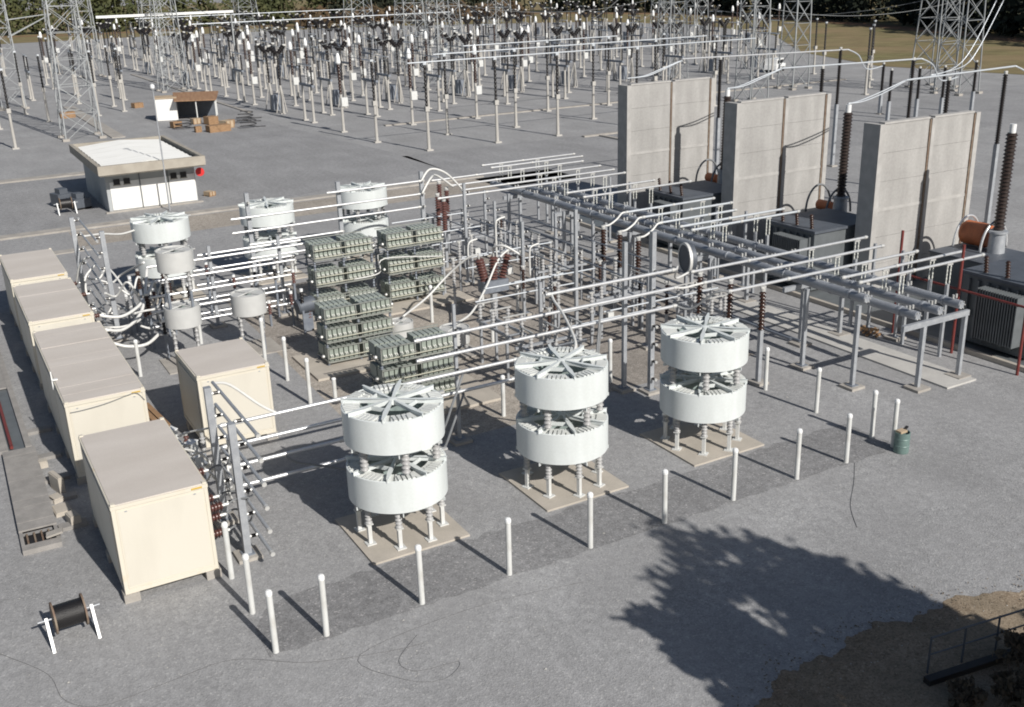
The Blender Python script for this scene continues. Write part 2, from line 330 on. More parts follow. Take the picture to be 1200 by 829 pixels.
# ------------------------------------------------------------------ stacked reactors
def reactor_parts():
    ps = {}
    m = MB().lathe([(1.37, .98), (1.40, 1.0), (1.44, .985), (1.44, .01), (1.41, 0), (1.34, 0), (1.34, .90)][::-1], n=64); ps['shell'] = m.mesh('shell', 'white_paint')
    m = MB()
    for ro, ri in ((1.34, 1.22), (1.19, 1.07), (1.04, .94)): m.ring(ro, ri, .05, .90, 48)
    ps['winding'] = m.mesh('winding', 'coil_grey')
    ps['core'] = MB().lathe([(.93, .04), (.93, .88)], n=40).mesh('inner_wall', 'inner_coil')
    m = MB()
    for k in range(40):
        a = 2*math.pi*(k+.5)/40; c, s = math.cos(a), math.sin(a)
        m.bar((c*.92, s*.92, .94), (c*1.36, s*1.36, .94), .12, .07)
    ps['spacers'] = m.mesh('spacer_ring', 'white_block')
    m = MB()
    for k in range(8):
        a = 2*math.pi*k/8+.2; c, s = math.cos(a), math.sin(a); n = Vector((-s, c, 0))
        m.bar((0, 0, 1.03), (c*1.46, s*1.46, 1.03), .03, .13)
        # tapered top flange
        i = len(m.v); w0, w1 = .03, .075
        for p, w in (((c*.12, s*.12), w0), ((c*.95, s*.95), w1), ((c*1.48, s*1.48), w0)):
            m.v += [(p[0]+n.x*w, p[1]+n.y*w, 1.10), (p[0]-n.x*w, p[1]-n.y*w, 1.10)]
        m.f += [(i, i+1, i+3, i+2), (i+2, i+3, i+5, i+4)]; m.sm += [False]*2
        a2 = 2*math.pi*(k+1)/8+.2
        if k % 2 == 0: m.bar((c*.7, s*.7, 1.02), (math.cos(a2)*.7, math.sin(a2)*.7, 1.02), .03, .12)
    m.lathe([(.14, .95), (.14, 1.1), (0, 1.15)], n=8)
    ps['spider'] = m.mesh('spider', 'white_paint')
    m = MB()
    for k in range(8):
        a = 2*math.pi*(k+.5)/8+.2; c, s = math.cos(a), math.sin(a); n = Vector((-s, c, 0))
        for j in (-1.5, -.5, .5, 1.5):
            p = Vector((c, s, 0))*1.2 + n*(j*.13); m.bar(p-Vector((c, s, 0))*.12+Vector((0, 0, .99)), p+Vector((c, s, 0))*.18+Vector((0, 0, .99)), .085, .07)
    ps['blocks'] = m.mesh('rim_blocks', 'white_block')
    m = MB()
    for k in range(6):
        a = 2*math.pi*k/6+.2; c, s = math.cos(a), math.sin(a); m.bar((0, 0, -.06), (c*1.46, s*1.46, -.06), .03, .1)
    ps['under'] = m.mesh('lower_spider', 'white_paint')
    ps['leg'] = MB().box(-.14, .14, -.14, .14, 0, .03).box(-.055, .055, -.055, .055, .03, .62).box(-.1, .1, -.1, .1, .62, .65).mesh('leg', 'post_white')
    ps['leg_ins'] = MB().insul((0, 0, .65), (0, 0, 1.2), .11, .7, 5, 10).mesh('insulator', 'grey_glaze')
    ps['mid_ins'] = MB().insul((0, 0, 2.3), (0, 0, 2.96), .13, .7, 5, 10).mesh('insulator', 'grey_glaze')
    return ps
RP = reactor_parts()
def reactor(x, y, label, group, rz=0, grey=False):
    t = thing('air_core_reactor', label, 'reactor', (x, y, .06), rz, group)
    for zz in (1.19, 2.98):
        c = link('coil', RP['shell'], t, (0, 0, zz))
        for k in ('winding', 'core', 'spacers', 'spider', 'blocks', 'under'): tag(link(RP[k].name.split('.')[0], RP[k], c), kind='stuff' if k in ('blocks', 'spacers') else None)
    for k in range(8):
        a = 2*math.pi*k/8+.35; p = (1.22*math.cos(a), 1.22*math.sin(a), 0)
        l = link('leg', RP['leg'], t, p); link('insulator', RP['leg_ins'], l)
    for k in range(6):
        a = 2*math.pi*k/6+.35; link('insulator', RP['mid_ins'], t, (1.2*math.cos(a), 1.2*math.sin(a), 0))
    # terminals
    MB().box(1.38, 1.62, -.06, .06, 2.1, 2.16).box(1.38, 1.62, -.06, .06, 3.9, 3.96).box(1.3, 1.5, -.12, .12, 1.3, 1.5).obj('terminal', 'clamp', t)
    return t
for i, x in enumerate((5.05, 10.68, 16.3)):
    tag(MB().box(x-1.5, x+1.5, 2.4, 5.4, -.05, .06).obj('concrete_pad', 'pad_concrete'), 'square concrete pad under a stacked reactor', 'concrete pad', kind='structure')
    reactor(x, 3.9, ['white two-tier reactor standing on the pad next to the end cabin', 'white two-tier reactor in the middle of the row behind the white posts', 'white two-tier reactor nearest the green drum and grey ducts'][i], 'stacked reactors along the front', .3*i)
for i, (x, y) in enumerate(((4.9, 33.3), (10.6, 33.6), (16.5, 34.6))):
    tag(MB().box(x-1.5, x+1.5, y-1.5, y+1.5, -.05, .06).obj('concrete_pad', 'pad_concrete'), 'square concrete pad under a rear reactor', 'concrete pad', kind='structure')
    reactor(x, y, ['white two-tier reactor behind the small grey coils, facing the low building', 'white two-tier reactor in the middle of the rear row, behind tubes', 'white two-tier reactor behind the tall capacitor racks'][i], 'stacked reactors along the rear', .25*i+.1)
# small grey coils
def coil(x, y, D, z0, h, label, legs=True, tiers=1, gap=1.5):
    t = thing('air_core_coil', label, 'reactor', (x, y, 0), .2, 'small grey coils'); r = D/2
    for k in range(tiers):
        zb = z0+k*(h+gap)
        m = MB().lathe([(r*.3, zb+h*.93), (r*.3, zb), (r, zb), (r, zb+h), (r*.95, zb+h), (r*.95, zb+h*.93), (r*.3, zb+h*.93)], n=40); c = m.obj('coil', 'grey_coil', t)
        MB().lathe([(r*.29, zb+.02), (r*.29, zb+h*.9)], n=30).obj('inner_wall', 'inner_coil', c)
        s = MB()
        for q in range(4):
            a = math.pi*q/2+.4; s.bar((0, 0, zb+h-.01), (r*.9*math.cos(a), r*.9*math.sin(a), zb+h-.01), .03, .05)
            s.bar((0, 0, zb-.06), (r*1.02*math.cos(a), r*1.02*math.sin(a), zb-.06), .03, .1)
        tag(s.obj('spider', 'grey_coil', c), kind='stuff')
    zs = [(0, z0)] + [(z0+(k)*(h+gap)+h, z0+(k+1)*(h+gap)) for k in range(tiers-1)]
    for za, zb in zs:
        for q in range(4):
            a = math.pi*q/2+.4; p = Vector((r*.85*math.cos(a), r*.85*math.sin(a), 0)); zm = za+(zb-za)*.45
            l = MB().bar(p+Vector((0, 0, za)), p+Vector((0, 0, zm)), .09).obj('leg', 'dull_steel', t)
            MB().insul(p+Vector((0, 0, zm)), p+Vector((0, 0, zb-.1)), .09, .6, 4, 8).obj('insulator', 'grey_glaze', l)
    tag(MB().box(x-r-.3, x+r+.3, y-r-.3, y+r+.3, -.05, .05).obj('concrete_pad', 'concrete'), 'small concrete pad under a grey coil', 'concrete pad', kind='structure')
coil(3.2, 22, 1.5, 1.75, .85, 'two small grey coils stacked one above the other on insulators', tiers=2, gap=1.55)
coil(6.08, 22.2, 1.5, 1.7, .9, 'single small grey coil on legs beside the stacked grey coils')
coil(11.7, 18.8, 1.15, .55, .6, 'small low grey coil at the foot of the capacitor racks')
coil(13.3, 16.7, 1.3, .5, .65, 'small low grey coil beside the looping white cable')

# ------------------------------------------------------------------ cabins
def cabin(x0, x1, y0, y1, label, z0=.25, z1=2.85, seams=0, ladder=False, wire=False):
    L, Wd = y1-y0, x1-x0
    t = thing('cabin', label, 'cabin', (x0, y0, 0), 0, None)
    MB().box(.02, Wd-.02, .02, L-.02, z0+.05, z1-.1).obj('body', 'cream', t)
    w = .09
    for px in (0, Wd-w):
        for py in (0, L-w): MB().box(px, px+w, py, py+w, z0, z1-.12).obj('corner_post', 'cream_frame', t)
    for q in ((w, Wd-w, 0, w), (w, Wd-w, L-w, L), (0, w, w, L-w), (Wd-w, Wd, w, L-w)): MB().box(*q, z0, z0+.13).obj('base_rail', 'cream_frame', t)
    r = MB().box(-.015, Wd+.015, -.015, L+.015, z1-.12, z1-.025).obj('roof_edge', 'cream_frame', t)
    if seams:
        for k in range(seams):
            a = L*k/seams; MB().box(.03, Wd-.03, a+.004+(.026 if k == 0 else 0), L*(k+1)/seams-.004-(.026 if k == seams-1 else 0), z1-.03, z1+random.uniform(0, .014)).obj('roof_panel', 'roof_greige', t)
    else: MB().box(.03, Wd-.03, .03, L-.03, z1-.03, z1).obj('roof_panel', 'roof_greige', t)
    MB().box(w+.06, Wd-w-.05, -.004, .02, z0+.2, z1-.2).obj('end_panel', 'cream', t)
    MB().box(w+.02, Wd-w-.02, .004, .02, z0+.16, z1-.16).obj('panel_gap', 'cream_frame', t)
    MB().box(Wd-.42, Wd-.14, -.03, -.014, z1-.095, z1-.05).obj('name_plate', 'yellow_plate', t)
    for px in (.06, Wd-.06):
        for py in (.06, L-.06): MB().box(px-.055, px+.055, py-.055, py+.055, z1-.02, z1+.035).obj('corner_casting', 'cream_frame', t)
    for q, hh in ((.35, .3), (Wd-.35, .3)): MB().box(q-.03, q+.03, -.02, -.005, z1-.24, z1-.21).obj('latch', 'galvanised', t)
    MB().box(Wd-.03, Wd+.05, .25, L-.25, z1-.3, z1-.24).obj('cable_tray', 'galvanised', t)
    # shadow side doors and vents
    n = max(1, int(L//2.6))
    for k in range(n):
        a = .3+(L-.6)*k/n; MB().box(-.012, .02, a+.05, a+(L-.6)/n-.05, z0+.2, z1-.3).obj('side_panel', 'cream', t)
    for px in (.15, Wd-.15):
        k = 0
        while k*2.4 < L-.1:
            yy = min(k*2.4+.02, L-.3); MB().box(px-.2, px+.2, yy-.06, yy+.34, 0, z0).obj('footing', 'concrete', t); k += 1
    if ladder:
        MB().bar((-.06, L*.28, z1-.3), (-.06, L*.28, z1+.35), .035).bar((-.06, L*.28, z1+.05), (.12, L*.28, z1+.05), .12, .04).obj('roof_lamp', 'cap_white', t)
    if wire:
        MB().tube([(.12, -.03, z1-.32), (.5, -.05, z1-.31), (1.2, -.05, z1-.25), (1.9, -.04, z1-.12), (2.2, -.03, z1-.11), (2.42, -.03, z1-.4)], .012, 5).obj('cable', 'cable_grey', t)
    return t
cabin(-2.7, -.25, 4.17, 9.34, 'cream metal cabin at the near end of the row, beside the cable reel')
cabin(-2.7, -.23, 12.27, 20.81, 'long cream metal cabin with a seamed roof and small roof lamp', seams=11, ladder=True, wire=True)
cabin(-2.68, -.25, 22.25, 28.5, 'cream metal cabin third along the row from the cable reel', seams=6)
cabin(-2.66, -.24, 29.63, 35.2, 'cream metal cabin at the far end of the row', seams=1)
cabin(1.48, 3.95, 12.26, 15.5, 'short cream metal cabin standing apart beside the tube frame')

# ------------------------------------------------------------------ busbars and supports
def busbar(a, b, label, group, r=.062, m='aluminium', clamps=()):
    t = thing('busbar', label, 'busbar', a, 0, group); d = Vector(b)-Vector(a)
    MB().lathe([(r*.7, .06), (r*.7, 0), (r, 0), (r, d.length), (r*.7, d.length), (r*.7, d.length-.06)], (0, 0, 0), d, 10).obj('tube', m, t)
    c = MB(); dn = d.normalized()
    for k in list(clamps):
        p = dn*k; c.cyl(p-dn*.07, p+dn*.07, r*1.35, n=10)
    if clamps: c.obj('clamp', 'clamp', t)
    return t
def support(x, y, h, levels, label, side=(0, -1), w=.14, group=None, reach=.28, foot=True, both=False):
    t = thing('bus_support', label, 'bus support', (x, y, 0), 0, group)
    MB().box(-w/2, w/2, -w/2, w/2, .02, h).obj('post', 'galvanised', t)
    MB().box(-.18, .18, -.18, .18, .02 if not foot else .1, .13).obj('base_plate', 'dull_steel', t)
    if foot: MB().box(-.34, .34, -.34, .34, -.05, .1).obj('footing', 'concrete', t)
    for z in levels:
        for sgn in ((1, -1) if both else (1,)):
            d = Vector((side[0]*sgn, side[1]*sgn, 0)); a = d*(w/2)+Vector((0, 0, z)); b = d*(w/2+reach)+Vector((0, 0, z))
            i = MB().cyl(a+d*.05, b-d*.05, .055, n=8).obj('insulator', 'black_glaze', t)
            MB().cyl(a, a+d*.05, .06, n=8).obj('insulator_cap', 'clamp', i); MB().cyl(b-d*.05, b, .06, n=8).obj('insulator_cap', 'clamp', i)
    return t
G1 = 'aluminium busbars in front of the capacitor racks'
for k, x0, x1 in ((6, 12.66, 18.3), (5, 7.64, 18.42), (4, 7.68, 18.4), (3, 1.1, 11.5), (2, 1.1, 11.4), (1, 1.1, 5.0), (0, 1.1, 5.1)):
    busbar((x0, 8.05, LV[k]), (x1, 8.05, LV[k]), 'bright aluminium tube behind the front reactors, %s of the seven stacked levels' % ('lowest', 'second lowest', 'third lowest', 'middle', 'third highest', 'second highest', 'highest')[k], G1, clamps=(.12, x1-x0-.12))
support(17.53, 8.42, 6.3, LV, 'tall grey steel post with insulators at the end of the front tubes', reach=.25, w=.18)
support(16.8, 9.15, 5.87, [], 'plain tall grey post next to the insulated end post', w=.15)
support(9.3, 8.42, 5.0, LV[2:6], 'grey post holding front tubes behind the middle reactor', reach=.25, w=.1)
# left stand
for k in range(7):
    y0, y1 = (3.5, 8.1) if k else (3.5, 6.6)
    busbar((1.09, y0, LV[k]) if k < 6 else (1.09, 4.2, LV[k]), (1.09, y1, LV[k]), 'grey tube in the rack beside the end cabin, %s level' % ('lowest', 'second', 'third', 'fourth', 'fifth', 'topmost', '')[k], 'tubes in the rack by the end cabin', r=.05, m='galvanised', clamps=(.05,)) if k < 6 else None
support(.72, 4.8, 4.1, LV[:6], 'tall blue-grey post of the tube rack by the end cabin', side=(1, 0), w=.2, reach=.24)
support(.72, 7.2, 4.35, LV[:6], 'rear blue-grey post of the tube rack, against the short cabin', side=(1, 0), w=.2, reach=.24)
for z, y in ((1.75, 3.6), (1.2, 4.1), (.8, 3.9), (1.5, 4.7), (2.0, 5.5)):
    t = thing('wall_bushing', 'brown porcelain bushing on the wall of the end cabin', 'bushing', (-.25, y+1.2, z), 0, 'bushings on the end cabin')
    MB().insul((0, 0, 0), (.45, 0, .02), .16, .6, 5, 12).obj('porcelain', 'red_glaze', t); MB().cyl((.45, 0, .02), (.62, 0, .02), .05).obj('stud', 'clamp', t)
    tag(MB().tube([(.36, y+1.2, z+.02), (.6, y+1.2, z+.1), (.85, y+1.0, z+.15), (1.05, y+.9, LV[min(5, int(z/.6))])], .03).obj('jumper_cable', 'cable_grey'), 'short grey jumper from end cabin bushing to tube rack', 'cable', 'jumpers at the end cabin')
# clutter of valve gear between the end cabin and the rack
for i in range(5):
    x, y = (.15, 9.9+.55*i) if i < 3 else (.6, 9.2+.5*(i-2))
    t = thing('junction_box', 'small pale metal box among the gear between the cabins', 'box', (x, y, 0), .2*i, 'pale boxes between the cabins')
    z = .8+.25*(i % 3); MB().box(-.18, .18, -.14, .14, z, z+.42).obj('case', 'post_white', t); MB().box(-.04, .04, -.04, .04, 0, z).obj('stand', 'dull_steel', t); MB().box(-.2, .2, -.16, .16, z+.42, z+.45).obj('lid', 'cap_white', t)
tag(MB().tube([(1.09, 8.0, LV[5]), (1.6, 8.2, 3.9), (2.4, 8.1, 3.1), (2.9, 8.05, LV[3])], .045).obj('jumper_cable', 'flex_white'), 'thick white cable sweeping down across the short cabin', 'cable')
tag(MB().tube([(3.0, 8.05, LV[1]-.08), (3.3, 7.9, 1.0), (3.9, 7.6, .85), (4.5, 6.2, 1.1), (4.7, 5.2, 1.35)], .04).obj('jumper_cable', 'cable_grey'), 'grey cable drooping from low tube to the end reactor', 'cable')
for (x, y) in ((5.05, 3.9), (10.68, 3.9)):
    for z0, z1, k in ((3.9, 2.6, 3), (2.1, 1.9, 2)):
        tag(MB().tube([(x+1.3, y+.5, z0-.35*(k == 3)), (x+2.2, y+1.6, z1-.6), (x+3.4, y+3.2, z1-.55), (x+4.3, y+4.15, LV[k+(2 if x > 9 else 0)]-.1)], .045).obj('jumper_cable', 'cable_grey'), 'grey cable looping from a front reactor up to the tubes', 'cable', 'loop cables behind the front reactors')
tag(MB().tube([(12.9, 8.05, LV[6]), (12.75, 7.6, 4.7), (12.5, 6.6, 4.5), (11.9, 5.0, 4.2), (11.6, 4.6, 3.98)], .05).obj('jumper_cable', 'flex_white'), 'thick white cable dropping onto the middle front reactor', 'cable')
cr = random.Random(4)
for i in range(9):
    x, y, z = cr.uniform(-.1, .9), cr.uniform(8.2, 11.5), cr.uniform(.6, 2.2)
    tag(MB().tube([(x, y, z), (x+cr.uniform(-.3, .3), y-.4, z+cr.uniform(-.3, .4)), (x+cr.uniform(.1, .5), y-.9, z+cr.uniform(-.2, .5)), (1.05, min(y-1.2, 8.05), LV[cr.randrange(5)])], .035, 6).obj('jumper_cable', 'flex_white'), 'short white cable in the tangle between the two cream cabins', 'cable', 'white cables between the cabins')
for i in range(8):
    bushing_like = thing('post_insulator', 'small insulator in the tangle between the two cream cabins', 'insulator', (cr.uniform(-.1, 1.0), cr.uniform(8.6, 11.6), 0), 0, 'insulators between the cabins')
    z = cr.uniform(.6, 1.4); MB().box(-.05, .05, -.05, .05, 0, z).obj('stub', 'dull_steel', bushing_like); MB().insul((0, 0, z), (0, 0, z+.6), .1, .6, 5, 8).obj('porcelain', cr.choice(['grey_glaze', 'red_glaze']), bushing_like); MB().cyl((0, 0, z+.6), (0, 0, z+.7), .06).obj('cap', 'clamp', bushing_like)
# mid and rear planes
G2 = 'aluminium busbars beyond the grey coils'
for k, x0, x1 in ((4, 4.9, 10.1), (3, 4.8, 9.5), (2, 4.7, 9.3), (1, 4.6, 9.1), (0, 4.5, 10.0)):
    busbar((x0-2.2, 26, LV[k]), (x1, 26, LV[k]), 'aluminium tube between grey coils and tall capacitor rack, %s of five levels' % ('lowest', 'second lowest', 'middle', 'second highest', 'highest')[k], G2, r=.06, clamps=(.1, 2.3, x1-x0+2.0))
G3 = 'aluminium busbars in front of the rear reactors'
for k, x0, x1 in ((6, 12.8, 18.2), (5, 7.7, 18.1), (4, 7.7, 18.1), (3, 8.5, 13.5), (2, 8.5, 13.6)):
    busbar((x0, 30, LV[k]+.06), (x1, 30, LV[k]+.06), 'aluminium tube before the rear white reactors, %s of five levels' % ('', '', 'lowest', 'second lowest', 'middle', 'second highest', 'highest')[k], G3, r=.06, clamps=(.1, x1-x0-.1))
for x in (8.7, 13.55, 18.35): support(x, 30.33, 5.35, [z+.06 for z in LV[2:]], 'grey post carrying tubes in front of the rear reactors', reach=.22, w=.2, group='posts carrying the rear tubes')
for x in (5.6, 8.9): support(x, 26.35, 3.9, LV[:5], 'grey post carrying tubes behind the grey coils', reach=.22, group='posts behind the grey coils')
for k, x0, x1 in ((4, 5.2, 10.2), (3, 4.9, 9.9), (2, 5.0, 9.7), (1, 2.0, 9.5), (0, 2.4, 9.2)):
    busbar((x0, 27.0, LV[k]-.05), (x1, 27.0, LV[k]-.05), 'second-plane tube just behind the tubes by the grey coils, %s of five' % ('lowest', 'second lowest', 'middle', 'second highest', 'highest')[k], 'second plane of tubes by the coils', r=.06, clamps=(.1, x1-x0-.1))
pr = random.Random(17)
for i in range(22):
    t = thing('post_insulator', 'small white-capped insulator in the tangle by the grey coils', 'insulator', (pr.uniform(1.7, 9.4), pr.uniform(22.8, 29), 0), 0, 'white-capped insulators by the coils')
    z = pr.uniform(.5, 2.2); MB().box(-.045, .045, -.045, .045, 0, z).obj('stub', 'dull_steel', t); MB().insul((0, 0, z), (0, 0, z+.55), .1, .6, 4, 8).obj('porcelain', pr.choice(['grey_glaze', 'red_glaze', 'black_glaze']), t); MB().cyl((0, 0, z+.55), (0, 0, z+.68), .08).obj('cap', 'cap_white', t)
for i in range(9):
    x, y, z = pr.uniform(.6, 2.2), pr.uniform(22.6, 30), pr.uniform(.7, 2.6)
    tag(MB().tube([(x, y, z), (x+.5, y+pr.uniform(-.4, .4), z-pr.uniform(0, .4)), (x+1.0, y+pr.uniform(-.5, .5), z+pr.uniform(-.2, .4)), (x+1.6, min(max(y, 25.5), 27), LV[pr.randrange(5)])], .05, 7).obj('jumper_cable', 'flex_white'), 'white cable in the tangle between far cabins and grey coils', 'cable', 'white cables in the far tangle')
# stand 2 beside far cabins
support(1.2, 27, 5.1, LV[:7], 'tall grey post of the tube rack beside the far cabins', side=(-1, 0), w=.2, reach=.24)
support(.55, 31.5, 5.0, LV[:7], 'rear grey post of the tube rack beside the far cabins', side=(1, 0), w=.2, reach=.24)
for k in range(7):
    busbar((.86, 26.2, LV[k]), (.9, 32, LV[k]), 'grey tube in the rack beside the far cabins, %s of seven levels' % ('lowest', 'second lowest', 'third lowest', 'middle', 'third highest', 'second highest', 'highest')[k], 'tubes in the rack by the far cabins', r=.045, m='galvanised', clamps=(.1, 5.6))
for i, (y, z) in enumerate(((23.4, 1.6), (24.2, 2.1), (25, 1.4), (26.4, 1.8), (27.6, 2.2), (30.6, 2.0), (31.6, 1.5))):
    t = thing('wall_bushing', 'brown porcelain bushing on the wall of a far cabin', 'bushing', (-.25, y, z), 0, 'bushings on the far cabins')
    MB().insul((0, 0, 0), (.45, 0, .02), .13, .6, 5, 10).obj('porcelain', 'red_glaze', t); MB().cyl((.45, 0, .02), (.6, 0, .02), .05).obj('stud', 'clamp', t)
for i, pts in enumerate((((.2, 23.4, 1.7), (1.0, 23.6, 1.5), (2.0, 24.4, 2.0), (2.7, 25.9, LV[4])), ((.2, 24.2, 2.1), (1.1, 24.2, 1.9), (2.1, 24.8, 2.2), (2.9, 26, LV[3])), ((.2, 22.9, 1.3), (.9, 22.7, 1.0), (1.7, 22.7, .95), (2.4, 23.2, 1.2)),
        ((.9, 31, LV[5]), (1.8, 31.6, 4.0), (2.8, 32.4, 3.7), (3.7, 33, 3.7)), ((.2, 25.1, 1.4), (1.0, 25, 1.2), (1.8, 25.3, 1.2), (2.4, 26, LV[1])), ((.2, 30.6, 2.0), (.35, 30.2, 2.8), (.6, 29.8, 3.3), (.88, 29.6, LV[4])), ((.2, 27.6, 2.2), (.3, 27.8, 2.9), (.6, 28, 3.2), (.88, 28, LV[4])))):
    tag(MB().tube(pts, .07 if i < 3 else .05, 8).obj('jumper_cable', 'flex_white'), 'thick white cable curving from a far cabin to the tubes', 'cable', 'white cables at the far cabins')
for x, y in ((2.6, 26.3), (3.6, 26.3), (2.8, 29.3), (3.9, 29.0), (2.3, 24.7)):
    t = thing('post_insulator', 'short brown insulator on a steel stub near the grey coils', 'insulator', (x, y, 0), 0, 'short brown insulators near the coils')
    MB().box(-.06, .06, -.06, .06, 0, 1.6).obj('stub', 'dull_steel', t); MB().insul((0, 0, 1.6), (0, 0, 2.5), .14, .6, 7, 10).obj('porcelain', 'brown_glaze', t); MB().cyl((0, 0, 2.5), (0, 0, 2.6), .08).obj('cap', 'clamp', t)

# ------------------------------------------------------------------ capacitor racks
CW, CD = .17, .62
def can_mesh(h):
    m = MB().box(-CW/2, CW/2, 0, CD, 0, h)
    body = len(m.f)
    for dx in (-.035, .035):
        m.lathe([(.028, 0), (.034, .02), (.018, .05), (.03, .08), (.014, .11), (.014, .15), (0, .15)], (dx, -.0, h*.55), (0, -1, -.35), 6)
    me = m.mesh('capacitor_can', 'can_green', 'bushing_white', 'can_top')
    for i, p in enumerate(me.polygons):
        p.material_index = 2 if i == 1 else (0 if i < body else 1)
    return me
CAN1, CAN2 = can_mesh(.5), can_mesh(.31)
def rack(x, y, nsub, tiers, rows, z0, pitch, label, n=6, wsub=1.3, gap=.28):
    t = thing('capacitor_rack', label, 'capacitor rack', (x, y, 0), 0, None); can = CAN1 if rows == 1 else CAN2; ch = .5 if rows == 1 else .31
    tw = nsub*wsub+(nsub-1)*gap; D = 2*CD+.12
    for k in range(tiers):
        z = z0+k*pitch; hh = rows*(ch+.035)
        f = MB()
        for yy in (-.03, D+.03):
            f.box(-.06, tw+.06, yy-.02, yy+.02, z-.07, z-.005); f.box(-.06, tw+.06, yy-.02, yy+.02, z+hh+.002, z+hh+.04)
        for s in range(nsub):
            xa = s*(wsub+gap)
            for xx in (xa-.05, xa+wsub+.01): f.box(xx, xx+.04, -.009, D+.009, z-.07, z-.006); f.box(xx, xx+.04, -.009, .03, z-.004, z+hh)
        tr = f.obj('tier_frame', 'rack_steel', t)
        bb = MB()
        for r in range(rows):
            zz = z+r*(ch+.035)+ch*.35; bb.bar((-.05, -.17, zz), (tw+.05, -.17, zz), .03, .03)
        bb.obj('connecting_bar', 'busbar_cream', tr)
        for s in range(nsub):
            for c in range(n):
                for r in range(rows):
                    xx = s*(wsub+gap)+(c+.5)*wsub/n; zz = z+r*(ch+.035)
                    link('capacitor_can', can, t, (xx, 0, zz))
                    o = link('capacitor_can', can, t, (xx, 2*CD+.12, zz)); o.rotation_euler = (0, 0, math.pi)
        # insulators under tier
        zi = z-.08; zl = (z-pitch+hh+.04) if k else .05
        for px in (0, tw/2, tw):
            for py in (.1, D-.1):
                MB().insul((px, py, zl), (px, py, zi), .07, .6, 3, 8).obj('insulator', 'dull_steel', t)
    for px, sg in ((-.18, -1), (tw+.16, 1)):
        for k in range(tiers):
            z = z0+k*pitch+.2; MB().lathe([(0, -.08), (.06, -.05), (.08, 0), (.06, .05), (0, .08)], (px, .2, z), n=8).obj('corona_ball', 'clamp', t)
    return t
rack(9.98, 24.4, 2, 3, 2, .42, 1.27, 'tall green capacitor rack of double rows behind the shorter rack')
rack(13.68, 24.4, 2, 3, 2, .42, 1.27, 'tall green capacitor rack of double rows beside the bare posts')
rack(8.05, 17.9, 2, 3, 1, .3, .86, 'green capacitor rack of single rows beside the inner white posts')
rack(8.1, 12.1, 2, 3, 1, .3, .86, 'green capacitor rack of single rows directly behind the front tubes')
MB_ = MB().tube([(16.4, 24.2, 2.2), (13.3, 24.0, 2.6), (12.9, 23.8, 2.0), (11.6, 23.8, 1.9)], .03); tag(MB_.obj('jumper_cable', 'flex_white'), 'thin pale cable linking the two tall capacitor racks', 'cable')
t = thing('current_transformer', 'dark round current transformer lying among tubes beside the tall rack', 'transformer', (9.0, 23.2, 1.2))
MB().lathe([(0, 0), (.32, 0), (.36, .08), (.36, .8), (.32, .88), (0, .88)], (-.5, 0, .0), (1, .1, .1), 18).obj('drum', 'tank_top', t); MB().box(-.2, .2, -.1, .1, -1.2, -.3).obj('stand', 'dull_steel', t)

# ------------------------------------------------------------------ mid yard posts, switches
GM = 'bare grey posts in the middle of the yard'
for x, y, h in ((18.75, 26, 5.3), (18.45, 19.6, 4.5), (18.1, 14.5, 6.0), (24.6, 14.8, 3.5), (16.25, 14.4, 3.2), (25.5, 28.0, 3.5), (23.3, 24.5, 3.4), (21.3, 27.5, 3.8), (24.0, 22.0, 3.2), (21.0, 17.5, 3.6), (20.5, 12.6, 3.4), (22.3, 30.5, 3.8)):
    support(x, y, h, [h-.5-.7*k for k in range(3)], 'bare grey steel post with side insulators in the middle of the yard', side=(1, 0), reach=.22, group=GM, w=.13)
def bushing_col(x, y, z0, z1, label, group, m='red_glaze', r=.17, rt=None, base=.1, foot=True):
    t = thing('post_insulator', label, 'insulator', (x, y, 0), 0, group)
    if z0 > .05:
        MB().box(-base/2, base/2, -base/2, base/2, 0.1 if foot else 0, z0).obj('pedestal', 'galvanised', t)
        if foot: MB().box(-.3, .3, -.3, .3, -.05, .1).obj('footing', 'concrete', t)
    MB().insul((0, 0, z0), (0, 0, z1), r, .6, max(5, int((z1-z0)/.14)), 12).obj('porcelain', m, t)
    MB().cyl((0, 0, z1), (0, 0, z1+.12), r*.7).box(-.12, .12, -.05, .05, z1+.12, z1+.18).obj('cap', 'clamp', t)
    return t
for y in (20.2, 18.8, 17.3):
    bushing_col(23.4, y, 1.7, 3.35, 'dark brown insulator under the white swan-neck cables', 'brown insulators under swan-neck cables', 'brown_glaze', .16, base=.2)
    tag(MB().tube([(23.4, y, 3.5), (23.75, y, 3.5), (24.2, y, 3.72), (24.5, y, 3.98), (24.75, y, 4.0)], .05, 8).obj('jumper_cable', 'flex_white'), 'white swan-neck cable joining brown insulator to overhead tube', 'cable', 'swan-neck cables')
for i, (x, y) in enumerate(((20.0, 9.75), (19.6, 8.28), (19.6, 6.8))):
    bushing_col(20.9+.3*i, y, 2.2, 3.75, 'brown insulator holding the start of a tube over the ducts', 'brown insulators at the duct tubes', 'brown_glaze', .14, base=.16)
    z = LV[6-i]; tag(MB().tube([(18.35, 8.05, z), (18.8, 8.05+(y-8.05)*.3, z-.1), (19.4, 8.05+(y-8.05)*.8, 4.0), (x+.3, y, 4.0)], .045, 8).obj('jumper_cable', 'flex_white' if i < 2 else 'cable_grey'), 'cable bridging the front tubes and the tubes over the ducts', 'cable', 'bridging cables')
